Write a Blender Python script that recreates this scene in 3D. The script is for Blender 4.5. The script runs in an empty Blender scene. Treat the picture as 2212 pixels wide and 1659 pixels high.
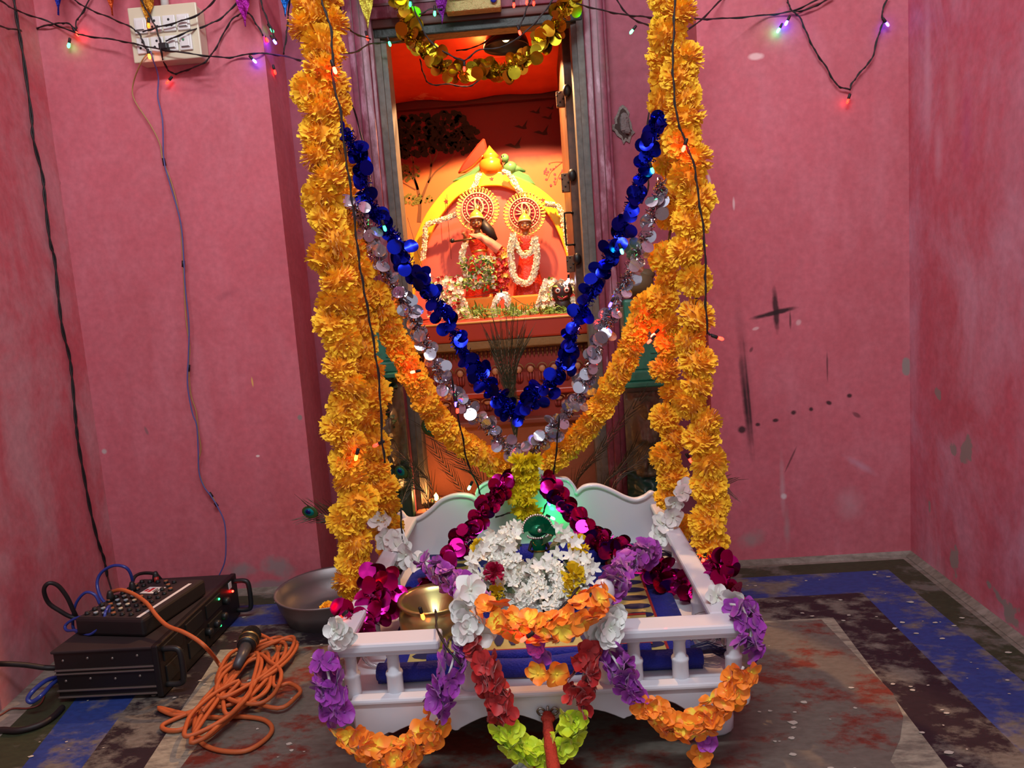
import bpy, bmesh, math, random
from math import sin, cos, pi, radians
from mathutils import Vector as V, Matrix as M, noise as NZ
random.seed(11)
SC = bpy.context.scene
COL = SC.collection
SC.view_settings.view_transform = 'Standard'
SC.view_settings.look = 'None'
SC.view_settings.gamma = 1.0
SC.view_settings.exposure = 0.0
SC.view_settings.use_curve_mapping = False
# ------------------------------------------------------------------ camera
FPX = 1540.0
PSI, TH, RHO = radians(2.5), radians(7.0), radians(4.2)
CAM = V((0, -1.87, .76))
AX = V((-sin(PSI)*cos(TH), cos(PSI)*cos(TH), -sin(TH)))
R0 = V((cos(PSI), sin(PSI), 0)); U0 = R0.cross(AX)
CR = cos(RHO)*R0 - sin(RHO)*U0
CU = sin(RHO)*R0 + cos(RHO)*U0
cd = bpy.data.cameras.new('camera'); co = bpy.data.objects.new('camera', cd); COL.objects.link(co)
cd.sensor_width = 36; cd.lens = FPX/2212*36; cd.clip_start = .02
mw = M.Identity(4)
for i in range(3):
    mw[i][0] = CR[i]; mw[i][1] = CU[i]; mw[i][2] = -AX[i]; mw[i][3] = CAM[i]
co.matrix_world = mw
SC.camera = co
def ray(x, y): return AX*FPX + CR*(x-1106) - CU*(y-829.5)
def P(x, y, Y):            # measured point of the photograph on the vertical plane at depth Y
    d = ray(x, y); return CAM + d*((Y-CAM.y)/d.y)
def Q(x, y, Z=0.0):        # measured point on the horizontal plane at height Z
    d = ray(x, y); return CAM + d*((Z-CAM.z)/d.z)
def PX(x, y, X):           # measured point on a side plane
    d = ray(x, y); return CAM + d*((X-CAM.x)/d.x)
# ------------------------------------------------------------------ materials
MATS = {}
def nodes(m):
    m.use_nodes = True; nt = m.node_tree
    return nt, nt.nodes, nt.links, nt.nodes['Principled BSDF']
def pm(name, col, rough=.6, metal=0, col2=None, nscale=30, emit=None, estr=0, trans=0, spec=.5, bump=0, bscale=60, sheen=0, sss=0, attr=None, detail=4, alpha=1, ior=1.45, coat=0):
    if name in MATS: return MATS[name]
    m = bpy.data.materials.new(name); nt, N, L, b = nodes(m)
    b.inputs['Base Color'].default_value = (*col, 1)
    b.inputs['Roughness'].default_value = rough; b.inputs['Metallic'].default_value = metal
    b.inputs['Specular IOR Level'].default_value = spec; b.inputs['IOR'].default_value = ior
    if trans: b.inputs['Transmission Weight'].default_value = trans
    if sheen: b.inputs['Sheen Weight'].default_value = sheen
    if coat: b.inputs['Coat Weight'].default_value = coat
    if alpha < 1: b.inputs['Alpha'].default_value = alpha
    if sss:
        b.inputs['Subsurface Weight'].default_value = sss
        b.inputs['Subsurface Radius'].default_value = (.02, .01, .005); b.inputs['Subsurface Scale'].default_value = .5
    if emit:
        b.inputs['Emission Color'].default_value = (*emit, 1); b.inputs['Emission Strength'].default_value = estr
    c2 = col2 or tuple(c*.82 for c in col)
    tc = N.new('ShaderNodeTexCoord')
    if attr:
        at = N.new('ShaderNodeAttribute'); at.attribute_name = 'along'
        rp = N.new('ShaderNodeValToRGB'); rp.color_ramp.elements[0].color = (*c2, 1); rp.color_ramp.elements[1].color = (*col, 1)
        rp.color_ramp.elements[0].position = attr[0]; rp.color_ramp.elements[1].position = attr[1]
        L.new(at.outputs['Fac'], rp.inputs[0]); L.new(rp.outputs[0], b.inputs['Base Color'])
    else:
        nz = N.new('ShaderNodeTexNoise'); nz.inputs['Scale'].default_value = nscale; nz.inputs['Detail'].default_value = detail
        L.new(tc.outputs['Object'], nz.inputs['Vector'])
        mx = N.new('ShaderNodeMix'); mx.data_type = 'RGBA'
        mx.inputs[6].default_value = (*col, 1); mx.inputs[7].default_value = (*c2, 1)
        L.new(nz.outputs['Fac'], mx.inputs[0]); L.new(mx.outputs[2], b.inputs['Base Color'])
    if bump:
        nb = N.new('ShaderNodeTexNoise'); nb.inputs['Scale'].default_value = bscale; nb.inputs['Detail'].default_value = 5
        L.new(tc.outputs['Object'], nb.inputs['Vector'])
        bp = N.new('ShaderNodeBump'); bp.inputs['Strength'].default_value = bump; bp.inputs['Distance'].default_value = .01
        L.new(nb.outputs['Fac'], bp.inputs['Height']); L.new(bp.outputs[0], b.inputs['Normal'])
    MATS[name] = m
    return m
def ramp(N, L, src, p0, p1, c0=(0, 0, 0), c1=(1, 1, 1)):
    r = N.new('ShaderNodeValToRGB'); e = r.color_ramp.elements
    e[0].position = p0; e[1].position = p1; e[0].color = (*c0, 1); e[1].color = (*c1, 1)
    L.new(src, r.inputs[0]); return r.outputs[0]
def mixc(N, L, fac, a, b):
    x = N.new('ShaderNodeMix'); x.data_type = 'RGBA'
    for s, v in ((0, fac), (6, a), (7, b)):
        if isinstance(v, tuple): x.inputs[s].default_value = (*v, 1)
        elif isinstance(v, (int, float)): x.inputs[s].default_value = v
        else: L.new(v, x.inputs[s])
    return x.outputs[2]
def noise_node(N, L, tc, scale, detail=5, sc=(1, 1, 1), loc=(0, 0, 0), rough=.55, rot=(0, 0, 0), dist=0):
    mp = N.new('ShaderNodeMapping'); mp.inputs['Scale'].default_value = sc; mp.inputs['Location'].default_value = loc
    mp.inputs['Rotation'].default_value = rot
    L.new(tc.outputs['Object'], mp.inputs[0])
    n = N.new('ShaderNodeTexNoise'); n.inputs['Scale'].default_value = scale; n.inputs['Detail'].default_value = detail
    n.inputs['Roughness'].default_value = rough; n.inputs['Distortion'].default_value = dist
    L.new(mp.outputs[0], n.inputs['Vector']); return n.outputs['Fac']
def worn(name, paint, base=(.20, .165, .125), cover=.5, scale=9, stretch=(1, 3.2, 1), rot=.5, rough=.55, soft=.06, base2=(.11, .095, .075)):
    m = bpy.data.materials.new(name); nt, N, L, b = nodes(m); tc = N.new('ShaderNodeTexCoord')
    n1 = noise_node(N, L, tc, scale, 9, stretch, (sum(map(ord, name)) % 7, 1, 0), .68, (0, 0, rot))
    n2 = noise_node(N, L, tc, 55, 6, (1, 2, 1))
    n3 = noise_node(N, L, tc, 3.0, 3)
    b0 = mixc(N, L, ramp(N, L, n2, .35, .7), base, base2)
    p1 = mixc(N, L, ramp(N, L, n2, .4, .75), paint, tuple(c*.62 for c in paint))
    add = N.new('ShaderNodeMath'); add.operation = 'MULTIPLY_ADD'; add.inputs[1].default_value = .45; L.new(n3, add.inputs[0]); L.new(n1, add.inputs[2])
    msk = ramp(N, L, add.outputs[0], cover+.22-soft, cover+.22+soft)
    c = mixc(N, L, msk, p1, b0)
    vs = N.new('ShaderNodeTexVoronoi'); vs.inputs['Scale'].default_value = 17; L.new(tc.outputs['Object'], vs.inputs['Vector'])
    L.new(c, b.inputs['Base Color']); b.inputs['Roughness'].default_value = rough
    bp = N.new('ShaderNodeBump'); bp.inputs['Strength'].default_value = .25; bp.inputs['Distance'].default_value = .004
    L.new(add.outputs[0], bp.inputs['Height']); L.new(bp.outputs[0], b.inputs['Normal'])
    return m
def wall_mat(name, c1, c2, c3, marks=(), axis='Y', damp=(.0, .0)):
    """limewashed plaster: two tones of pink, paler blotches, and named marks (soot, drawn lines, chipped plaster, painted light spill)"""
    m = bpy.data.materials.new(name); nt, N, L, b = nodes(m); tc = N.new('ShaderNodeTexCoord')
    n1 = noise_node(N, L, tc, 2.2, 6, (1, 1, .55), (3, 1, 2), .6)
    n2 = noise_node(N, L, tc, 7 if axis == 'Y' else 5, 7, (1, 1, .35 if axis == 'Y' else .6), (1, 5, 2), .6, dist=0 if axis == 'Y' else .6)
    n3 = noise_node(N, L, tc, 60, 4)
    c = mixc(N, L, ramp(N, L, n1, .38, .66), c1, c2)
    c = mixc(N, L, ramp(N, L, n2, *((.52, .8) if axis == 'Y' else (.47, .66))), c, c3)
    fine = N.new('ShaderNodeMix'); fine.data_type = 'RGBA'; fine.blend_type = 'MULTIPLY'
    nq = noise_node(N, L, tc, 16, 8, (1, 1, .8), (4, 2, 7), .7)
    fine.inputs[0].default_value = .5; L.new(mixc(N, L, ramp(N, L, nq, .42, .72, (0, 0, 0), (.45, .45, .45)), c, c3), fine.inputs[6]); L.new(ramp(N, L, n3, .3, .7, (.72, .72, .72), (1.1, 1.1, 1.1)), fine.inputs[7])
    c = fine.outputs[2]
    # flaking and damp along the foot of the wall
    if damp[1]:
        sep = N.new('ShaderNodeSeparateXYZ'); L.new(tc.outputs['Object'], sep.inputs[0])
        ad = N.new('ShaderNodeMath'); ad.operation = 'MULTIPLY_ADD'; ad.inputs[1].default_value = .55
        L.new(noise_node(N, L, tc, 9, 8, (1, 1, .6), (2, 8, 3), .7), ad.inputs[0]); L.new(sep.outputs[2], ad.inputs[2])
        c = mixc(N, L, ramp(N, L, ad.outputs[0], damp[0], damp[1], (.85, .85, .85), (0, 0, 0)), c, (.30, .235, .22))
    nd = N.new('ShaderNodeTexNoise'); nd.inputs['Scale'].default_value = 38; nd.inputs['Detail'].default_value = 4
    L.new(tc.outputs['Object'], nd.inputs['Vector'])
    for (p, w, h, rot, colr, amt, soft, ragged) in marks:
        mp = N.new('ShaderNodeMapping'); mp.vector_type = 'TEXTURE'
        mp.inputs['Location'].default_value = p
        if axis == 'Y':
            mp.inputs['Scale'].default_value = (w, 50, h); mp.inputs['Rotation'].default_value = (0, -rot, 0)
        else:
            mp.inputs['Scale'].default_value = (50, w, h); mp.inputs['Rotation'].default_value = (rot, 0, 0)
        L.new(tc.outputs['Object'], mp.inputs[0])
        ln = N.new('ShaderNodeVectorMath'); ln.operation = 'LENGTH'; L.new(mp.outputs[0], ln.inputs[0])
        ma = N.new('ShaderNodeMath'); ma.operation = 'MULTIPLY_ADD'; ma.inputs[1].default_value = ragged
        L.new(nd.outputs['Fac'], ma.inputs[0]); L.new(ln.outputs[1], ma.inputs[2])
        hf = N.new('ShaderNodeMath'); hf.operation = 'MULTIPLY'; hf.inputs[1].default_value = .5; L.new(ma.outputs[0], hf.inputs[0])
        k = ramp(N, L, hf.outputs[0], max(0, .25+ragged*.25-soft*.25), .25+ragged*.25+soft*.25, (amt,)*3, (0, 0, 0))
        c = mixc(N, L, k, c, colr)
    L.new(c, b.inputs['Base Color']); b.inputs['Roughness'].default_value = .62; b.inputs['Specular IOR Level'].default_value = .35
    bp = N.new('ShaderNodeBump'); bp.inputs['Strength'].default_value = .18; bp.inputs['Distance'].default_value = .006
    L.new(n2, bp.inputs['Height']); L.new(bp.outputs[0], b.inputs['Normal'])
    return m
# ------------------------------------------------------------------ mesh builder
class MB:
    def __init__(s): s.v = []; s.f = []; s.m = []; s.a = []
    def add(s, vs, fs, mi=0, al=None):
        o = len(s.v); s.v += [tuple(x) for x in vs]; s.a += (al if al else [0]*len(vs))
        for f in fs: s.f.append(tuple(i+o for i in f)); s.m.append(mi)
        return s
    def box(s, lo, hi, mi=0, mat=None):
        x0, y0, z0 = lo; x1, y1, z1 = hi
        vs = [V(p) for p in ((x0, y0, z0), (x1, y0, z0), (x1, y1, z0), (x0, y1, z0), (x0, y0, z1), (x1, y0, z1), (x1, y1, z1), (x0, y1, z1))]
        if mat: vs = [mat @ p for p in vs]
        return s.add(vs, ((0, 3, 2, 1), (4, 5, 6, 7), (0, 1, 5, 4), (1, 2, 6, 5), (2, 3, 7, 6), (3, 0, 4, 7)), mi)
    def bbox(s, lo, hi, r=.002, mi=0, mat=None, seg=2):
        bm = bmesh.new(); bmesh.ops.create_cube(bm, size=1)
        lo = V(lo); hi = V(hi); c = (lo+hi)/2; d = hi-lo
        for v in bm.verts: v.co = V((c.x+v.co.x*d.x, c.y+v.co.y*d.y, c.z+v.co.z*d.z))
        bmesh.ops.bevel(bm, geom=bm.edges[:], offset=r, segments=seg, profile=.5, affect='EDGES')
        bm.verts.index_update()
        vs = [v.co.copy() for v in bm.verts]
        if mat: vs = [mat @ p for p in vs]
        s.add(vs, [[v.index for v in f.verts] for f in bm.faces], mi); bm.free(); return s
    def tube(s, pts, r, n=6, mi=0, cap=True):
        pts = [V(p) for p in pts]; k = len(pts)
        if k < 2: return s
        rs = r if isinstance(r, (list, tuple)) else [r]*k
        t0 = (pts[1]-pts[0]).normalized(); up = V((0, 0, 1)) if abs(t0.z) < .9 else V((1, 0, 0))
        nn = (up - t0*up.dot(t0)).normalized(); vs = []
        for i in range(k):
            t = (pts[min(i+1, k-1)]-pts[max(i-1, 0)])
            t = t.normalized() if t.length > 1e-9 else t0
            nn = nn - t*nn.dot(t)
            nn = nn.normalized() if nn.length > 1e-6 else t.orthogonal().normalized()
            bn = t.cross(nn)
            for j in range(n):
                a = 2*pi*j/n; vs.append(pts[i]+(nn*cos(a)+bn*sin(a))*rs[i])
        fs = []
        for i in range(k-1):
            for j in range(n):
                fs.append((i*n+j, i*n+(j+1) % n, (i+1)*n+(j+1) % n, (i+1)*n+j))
        if cap: fs.append(tuple(range(n))[::-1]); fs.append(tuple((k-1)*n+j for j in range(n)))
        return s.add(vs, fs, mi)
    def lathe(s, prof, n=16, mat=None, mi=0, cap=True, mod=None):
        vs = []; k = len(prof)
        for (r, z) in prof:
            for j in range(n):
                a = 2*pi*j/n; rr = r*(mod(a, z) if mod else 1); p = V((rr*cos(a), rr*sin(a), z)); vs.append(mat @ p if mat else p)
        fs = [(i*n+j, i*n+(j+1) % n, (i+1)*n+(j+1) % n, (i+1)*n+j) for i in range(k-1) for j in range(n)]
        if cap:
            if prof[0][0] > 1e-5: fs.append(tuple(range(n))[::-1])
            if prof[-1][0] > 1e-5: fs.append(tuple((k-1)*n+j for j in range(n)))
        return s.add(vs, fs, mi)
    def ball(s, c, r, n=10, mi=0, mat=None):
        r = r if isinstance(r, (tuple, list, V)) else (r, r, r); c = V(c)
        pr = [(sin(pi*i/(n//2+1)), -cos(pi*i/(n//2+1))) for i in range(n//2+2)]
        m = M.Translation(c) @ (mat if mat else M.Identity(4)) @ M.Diagonal((r[0], r[1], r[2], 1))
        pr[0] = (1e-4, -1); pr[-1] = (1e-4, 1)
        return s.lathe(pr, n, m, mi)
    def prism(s, poly, ext, mi=0):
        """poly: list of points in a plane, ext: extrusion vector"""
        n = len(poly); ext = V(ext); vs = [V(p) for p in poly]+[V(p)+ext for p in poly]
        fs = [tuple(range(n)), tuple(range(2*n-1, n-1, -1))]+[(i, i+n, (i+1) % n+n, (i+1) % n) for i in range(n)]
        return s.add(vs, fs, mi)
    def petal(s, base, d, up, ln, wd, cup=.3, tipw=.5, rag=0, rows=4, mi=0, fold=0.0):
        d = V(d).normalized(); up = V(up); sd = d.cross(up)
        sd = sd.normalized() if sd.length > 1e-5 else d.orthogonal().normalized()
        up = sd.cross(d).normalized(); vs = []; al = []
        for i in range(rows):
            t = i/(rows-1); prof = sin(pi*min(1, .12+t*.75)) if tipw is None else (.25+(tipw-.25)*t)
            w = wd*prof
            for j in (-1, 0, 1):
                lift = cup*ln*t*t + abs(j)*fold*w*t
                lt = ln*t*(1-.10*abs(j)*t) if tipw is None else ln*t
                if i == rows-1 and rag: lt += random.uniform(-rag, rag)*ln
                vs.append(V(base)+d*lt+sd*(j*w)+up*lift); al.append(t)
        fs = []
        for i in range(rows-1):
            for j in range(2): fs.append((i*3+j, i*3+j+1, (i+1)*3+j+1, (i+1)*3+j))
        return s.add(vs, fs, mi, al)
    def mesh(s, name, mats, smooth=True):
        me = bpy.data.meshes.new(name); me.from_pydata(s.v, [], s.f)
        for m in (mats if isinstance(mats, (list, tuple)) else [mats]): me.materials.append(m)
        me.polygons.foreach_set('material_index', s.m)
        if smooth: me.polygons.foreach_set('use_smooth', [True]*len(s.f))
        if any(s.a):
            at = me.attributes.new('along', 'FLOAT', 'POINT'); at.data.foreach_set('value', s.a)
        me.validate(); me.update(); return me
    def build(s, name, mats, parent=None, smooth=False):
        return link(name, s.mesh(name, mats, smooth), parent)
def link(name, me, parent=None, mat=None):
    o = bpy.data.objects.new(name, me); COL.objects.link(o)
    if mat is not None: o.matrix_basis = mat
    if parent is not None:
        o.parent = parent; o.matrix_parent_inverse = WORLD[parent.name].inverted()
    WORLD[o.name] = (mat.copy() if mat is not None else M.Identity(4))
    return o
WORLD = {}
def smooth_by_angle(o, deg=35):
    me = o.data; me.polygons.foreach_set('use_smooth', [True]*len(me.polygons))
    try: me.set_sharp_from_angle(angle=radians(deg))
    except Exception: pass
    return o
def thing(name, label, cat, loc=(0, 0, 0), group=None):
    o = bpy.data.objects.new(name, None); COL.objects.link(o); o.empty_display_size = .02
    o.location = loc; WORLD[o.name] = M.Translation(V(loc))
    return tag(o, label, cat, group)
def tag(o, label, cat, group=None, kind=None):
    o['label'] = label; o['category'] = cat
    if group: o['group'] = group
    if kind: o['kind'] = kind
    return o
def struct(o): o['kind'] = 'structure'; return o
def rnd(a, b): return random.uniform(a, b)
def rot_to(z, roll=None):
    q = V((0, 0, 1)).rotation_difference(V(z).normalized()).to_matrix().to_4x4()
    return q @ M.Rotation(rnd(0, 6.283) if roll is None else roll, 4, 'Z')
def frame_at(p, z, s=1, roll=None): return M.Translation(V(p)) @ rot_to(z, roll) @ M.Scale(s, 4)
def resample(pts, step=None, n=None):
    pts = [V(p) for p in pts]; L = [0]
    for a, b in zip(pts, pts[1:]): L.append(L[-1]+(b-a).length)
    T = L[-1]; n = n or max(2, int(round(T/step))+1); out = []; j = 0
    for i in range(n):
        d = T*i/(n-1)
        while j < len(pts)-2 and L[j+1] < d: j += 1
        f = (d-L[j])/max(1e-9, L[j+1]-L[j]); out.append(pts[j].lerp(pts[j+1], min(1, max(0, f))))
    return out
def spline(pts, sub=5):
    pts = [V(p) for p in pts]
    if len(pts) < 3: return resample(pts, n=sub*2)
    out = []; E = [pts[0]*2-pts[1]]+pts+[pts[-1]*2-pts[-2]]
    for i in range(1, len(E)-2):
        a, b, c, d = E[i-1:i+3]
        for k in range(sub):
            t = k/sub
            out.append(.5*((2*b)+(c-a)*t+(2*a-5*b+4*c-d)*t*t+(3*b-a-3*c+d)*t**3))
    out.append(pts[-1]); return out
def px3(lst, Y=None):
    """[(x,y[,Y])...] -> points; a depth set once holds, depths between two given ones are interpolated"""
    n = len(lst); ys = [p[2] if len(p) > 2 else None for p in lst]
    if ys[0] is None: ys[0] = Y if Y is not None else 0
    known = [i for i in range(n) if ys[i] is not None]
    for a, b in zip(known, known[1:]):
        for i in range(a+1, b): ys[i] = ys[a]+(ys[b]-ys[a])*(i-a)/(b-a)
    for i in range(known[-1]+1, n): ys[i] = ys[known[-1]]
    return [P(p[0], p[1], y) for p, y in zip(lst, ys)]
# ================================================================== SETTING
PINK1, PINK2, PINK3 = (.60, .135, .175), (.52, .115, .145), (.63, .20, .25)
GREY = (.27, .235, .215)
SOOT = (.022, .012, .014)
def mk(px, py, w, h, rot=0, colr=SOOT, amt=.9, soft=.35, ragged=.5, Y=0.0):
    p = P(px, py, Y); k = (p-CAM).dot(AX)/FPX
    return (tuple(p), w*k*2, h*k*2, rot, colr, amt, soft, ragged)
def mkx(px, py, w, h, rot=0, colr=GREY, amt=.9, soft=.2, ragged=1.9, X=.93):
    p = PX(px, py, X); k = (p-CAM).dot(AX)/FPX
    return (tuple(p), w*k*3.2, h*k*2, rot, colr, amt, soft, ragged)
mr = [mk(1676, 672, 6, 43, .05), mk(1672, 676, 44, 5, .17, amt=.95), mk(1707, 690, 2.2, 17, 0, amt=.7),
      mk(1611, 870, 5, 78, .07, amt=.92, soft=.7), mk(1617, 855, 2.5, 85, .06, amt=.85, soft=.6), mk(1608, 800, 8, 120, .06, amt=.35, soft=.9),
      mk(1603, 928, 8, 7), mk(1637, 917, 5, 4), mk(1675, 908, 6, 4), mk(1714, 891, 5.5, 5), mk(1752, 884, 4.5, 4.5), mk(1790, 870, 6, 4, -.5), mk(1835, 855, 5.5, 4.5),
      mk(1787, 790, 2, 26, 0, amt=.6), mk(1850, 896, 9, 4, -.6, amt=.6), mk(1707, 995, 1.8, 28, -.45, amt=.6), mk(1623, 755, 3, 6, -.5, amt=.6),
      mk(1633, 122, 15, 7, 0, (.85, .55, .55), .8, .3, .3), mk(1532, 388, 3, 11, .2, (.8, .6, .6), .8, .4, .2), mk(1585, 440, 2.5, 12, 0, (.8, .6, .6), .7, .4, .2),
      mk(1632, 710, 7, 3, .2, (.75, .5, .5), .7), mk(1725, 697, 5, 6, -.4, (.75, .5, .5), .6),
      mk(1690, 1050, 4, 45, 0, (.55, .33, .36), .6, .8, .6), mk(1693, 1072, 6, 6, 0, (.7, .6, .6), .8), mk(1858, 1005, 30, 6, -.6, (.55, .28, .36), .6, .7, .5),
      mk(1835, 1090, 20, 25, 0, (.52, .30, .33), .5, .9, .7), mk(1958, 790, 9, 18, 0, GREY, .9, .15, .8),
      mk(1625, 1165, 22, 14, .3, (.33, .25, .24), .7, .6, .8), mk(1700, 1140, 5, 30, 0, (.42, .26, .27), .6, .7, .7)]
ml = [mk(600, 1225, 30, 18, -.3, (.27, .22, .22), .8, .5, .9), mk(520, 1232, 26, 14, 0, (.27, .22, .22), .8, .5, .9), mk(582, 1262, 40, 9, 0, (.24, .19, .20), .8, .5, .9),
      mk(648, 902, 5, 6, 0, GREY, .9, .2, .4), mk(316, 930, 3, 9, .3, (.25, .12, .13), .8), mk(545, 825, 1.8, 10, .05, (.75, .45, .12), .9, .3, .1),
      mk(557, 985, 4, 2.5, 0, (.85, .75, .7), .8, .3, .3), mk(420, 195, 60, 5, -.18, (.35, .06, .10), .45, .9, .5), mk(492, 636, 20, 6, .35, (.3, .07, .1), .45, .8, .5),
      mk(225, 975, 5, 5, 0, (.5, .5, .48), .7), mk(128, 395, 3, 5, 0, (.15, .05, .06), .7)]
mside = [mkx(2080, 975, 13, 26, .2), mkx(2055, 968, 8, 14, 0), mkx(2016, 852, 7, 10, 0), mkx(2053, 1212, 10, 26, .1), mkx(2133, 1260, 7, 9),
         mkx(2165, 1300, 22, 12, .5), mkx(2185, 1330, 14, 20, -.3), mkx(1995, 1100, 3, 14, 0), mkx(2015, 330, 8, 45, 0, (.66, .33, .42), .6, .8, .8),
         mkx(1990, 150, 6, 120, 0, (.66, .36, .45), .55, .9, .8), mkx(2045, 200, 12, 60, 0, (.62, .3, .36), .5, .9, .8), mkx(2080, 280, 10, 70, 0, (.42, .09, .30), .25, .9, .6)]  # last mark: purple spill of blue bulbs, painted into the plaster
WALLR = wall_mat('pink plaster right of recess', PINK1, PINK2, PINK3, mr, 'Y', (.02, .2))
WALLL = wall_mat('pink plaster left of recess', PINK1, PINK2, PINK3, ml, 'Y', (.05, .3))
WALLS = wall_mat('blotched pink plaster', (.60, .128, .185), (.53, .108, .150), (.61, .27, .36), mside, 'X', (.06, .26))
WALLB = wall_mat('blotched pink plaster left', (.60, .135, .170), (.52, .105, .130), (.60, .30, .335), [], 'X', (.14, .4))
REC = wall_mat('shaded pink plaster of the recess', (.34, .068, .105), (.26, .05, .08), (.38, .10, .15), [], 'Y')  # same pink plaster, its colour darkened for the shade inside the recess
XL, XR = -.645, .437            # the recess between these
WX0, WX1 = -1.222, .948
def wall(name, lo, hi, m):
    return struct(MB().box(lo, hi).build(name, m))
wall('wall_back', (WX0-.12, 0, -.02), (XL, .155, 2.6), WALLL)
wall('wall_back_right', (XR, 0, -.02), (WX1+.12, .155, 2.6), WALLR)
# side walls: slightly out of square
def sidewall(name, pts, m, th):
    b = MB(); (xa, ya), (xb, yb) = pts
    b.prism([(xa, ya, -.02), (xb, yb, -.02), (xb, yb, 2.6), (xa, ya, 2.6)], (th, 0, 0)); return struct(b.build(name, m))
sidewall('wall_left', [(WX0-.002, .02), (-.95, -1.95)], WALLB, -.15)
sidewall('wall_right', [(WX1+.002, .02), (.86, -1.95)], WALLS, .15)
# recess back wall with the doorway
FX0, FX1 = P(768, 243, .13).x, P(1315, 152, .13).x
GX0, GX1 = P(821, 243, .13).x, P(1265, 152, .13).x
OX0, OX1 = P(849, 243, .16).x, P(1237, 152, .16).x
ZL = P(1040, 72, .16).z         # underside of the lintel
ZT = 1.62
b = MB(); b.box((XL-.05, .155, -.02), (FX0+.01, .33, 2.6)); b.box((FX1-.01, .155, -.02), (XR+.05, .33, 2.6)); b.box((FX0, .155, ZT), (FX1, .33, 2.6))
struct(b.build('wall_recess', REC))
wall('ceiling', (-1.5, -2.0, 2.6), (1.3, .4, 2.7), pm('ceiling limewash', (.62, .52, .50), .9))
# the door surround
MAUVE = worn('mauve painted wood', (.20, .036, .066), (.36, .19, .25), .585, 26, (1, 1, .25), 0, .42, .05, (.30, .10, .15))
DRED = pm('dark red paint', (.10, .008, .014), .4)
GREYT = worn('grey painted timber', (.098, .092, .080), (.16, .13, .10), .52, 14, (1, 1, .3), 0, .55, .1, (.10, .06, .035))
b = MB()
for x0, x1 in ((FX0, GX0), (GX1, FX1)):
    b.bbox((x0, .118, 0), (x1, .17, ZT+.2), .006); w = x1-x0
    b.bbox((x0+w*.28, .108, 0), (x0+w*.86, .13, ZT+.2), .007)
    b.box((x0+w*.25, .116, 0), (x0+w*.285, .119, ZT+.2), 1); b.box((x0+w*.56, .106, 0), (x0+w*.59, .109, ZT+.2), 1)
struct(smooth_by_angle(b.build('trim_1', [MAUVE, DRED])))
b = MB(); zt0 = P(1040, 45, .14).z
b.bbox((GX0-.004, .12, zt0+.022), (GX1+.004, .17, ZT+.2), .004); b.box((GX0, .117, zt0+.052), (GX1, .121, zt0+.058), 1)
b.bbox((GX0, .126, zt0), (GX1, .17, zt0+.022), .003, 2)
struct(smooth_by_angle(b.build('trim_2', [MAUVE, DRED, pm('brown wood strip', (.085, .026, .018), .5)])))
# grey timber frame inside it: chamfered post left and right, dark lintel
b = MB()
for x0, x1, s in ((GX0, OX0, 1), (GX1, OX1, -1)):
    y0 = .135; xm = x0+(x1-x0)*.55
    poly = [(x0, y0, 0), (xm, y0, 0), (xm, y0+.008, 0), (x1, y0+.012, 0), (x1, .215, 0), (x0, .215, 0)]
    b.prism(poly if s > 0 else poly[::-1], (0, 0, ZT))
struct(b.build('trim_3', GREYT))
struct(MB().bbox((GX0, .134, ZL), (GX1, .185, zt0+.004), .004).build('trim_4', pm('dark green painted lintel', (.012, .020, .014), .5, bump=.3)))
# ------------------------------------------------------------------ shrine chamber behind the doorway
RC = pm('chamber red ochre plaster', (.42, .035, .012), .8, bump=.2)
wall('wall_chamber_left', (-.75, .26, .0), (-.66, 1.05, 1.75), RC)
wall('wall_chamber_right', (.44, .26, .0), (.53, 1.05, 1.75), RC)
wall('wall_chamber_front', (-.75, .26, ZL+.06), (.53, .33, 1.75), RC)
wall('ceiling_chamber', (-.75, .26, 1.70), (.53, 1.05, 1.76), RC)
YB = .95
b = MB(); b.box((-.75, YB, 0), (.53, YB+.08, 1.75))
MUR = bpy.data.materials.new('mural wall paint'); nt, N, L, bs = nodes(MUR); tc = N.new('ShaderNodeTexCoord')
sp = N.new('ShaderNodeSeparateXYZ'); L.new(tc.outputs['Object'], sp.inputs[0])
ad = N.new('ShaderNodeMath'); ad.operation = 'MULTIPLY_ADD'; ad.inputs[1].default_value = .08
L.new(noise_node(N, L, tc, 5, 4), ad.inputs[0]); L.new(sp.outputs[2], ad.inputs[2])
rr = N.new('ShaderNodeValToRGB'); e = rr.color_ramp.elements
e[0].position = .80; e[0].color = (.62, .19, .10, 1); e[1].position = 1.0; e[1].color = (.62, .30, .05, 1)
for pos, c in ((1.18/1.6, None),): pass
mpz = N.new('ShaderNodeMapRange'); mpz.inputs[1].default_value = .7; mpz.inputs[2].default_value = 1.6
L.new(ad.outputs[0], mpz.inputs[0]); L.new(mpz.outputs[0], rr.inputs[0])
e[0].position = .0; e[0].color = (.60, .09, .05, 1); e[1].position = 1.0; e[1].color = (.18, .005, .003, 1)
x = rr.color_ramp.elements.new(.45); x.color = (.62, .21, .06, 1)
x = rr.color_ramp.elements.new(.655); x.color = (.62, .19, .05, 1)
x = rr.color_ramp.elements.new(.71); x.color = (.20, .006, .003, 1)  # colour drops abruptly to dark red over the upper wall
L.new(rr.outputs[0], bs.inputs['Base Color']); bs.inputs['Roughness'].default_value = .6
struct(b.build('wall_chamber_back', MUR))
struct(MB().bbox((-.66, YB-.03, P(1040, 228, YB).z), (.44, YB+.01, P(1040, 195, YB).z+.12), .004).build('trim_5', pm('chamber beam red', (.11, .009, .006), .6)))
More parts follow.
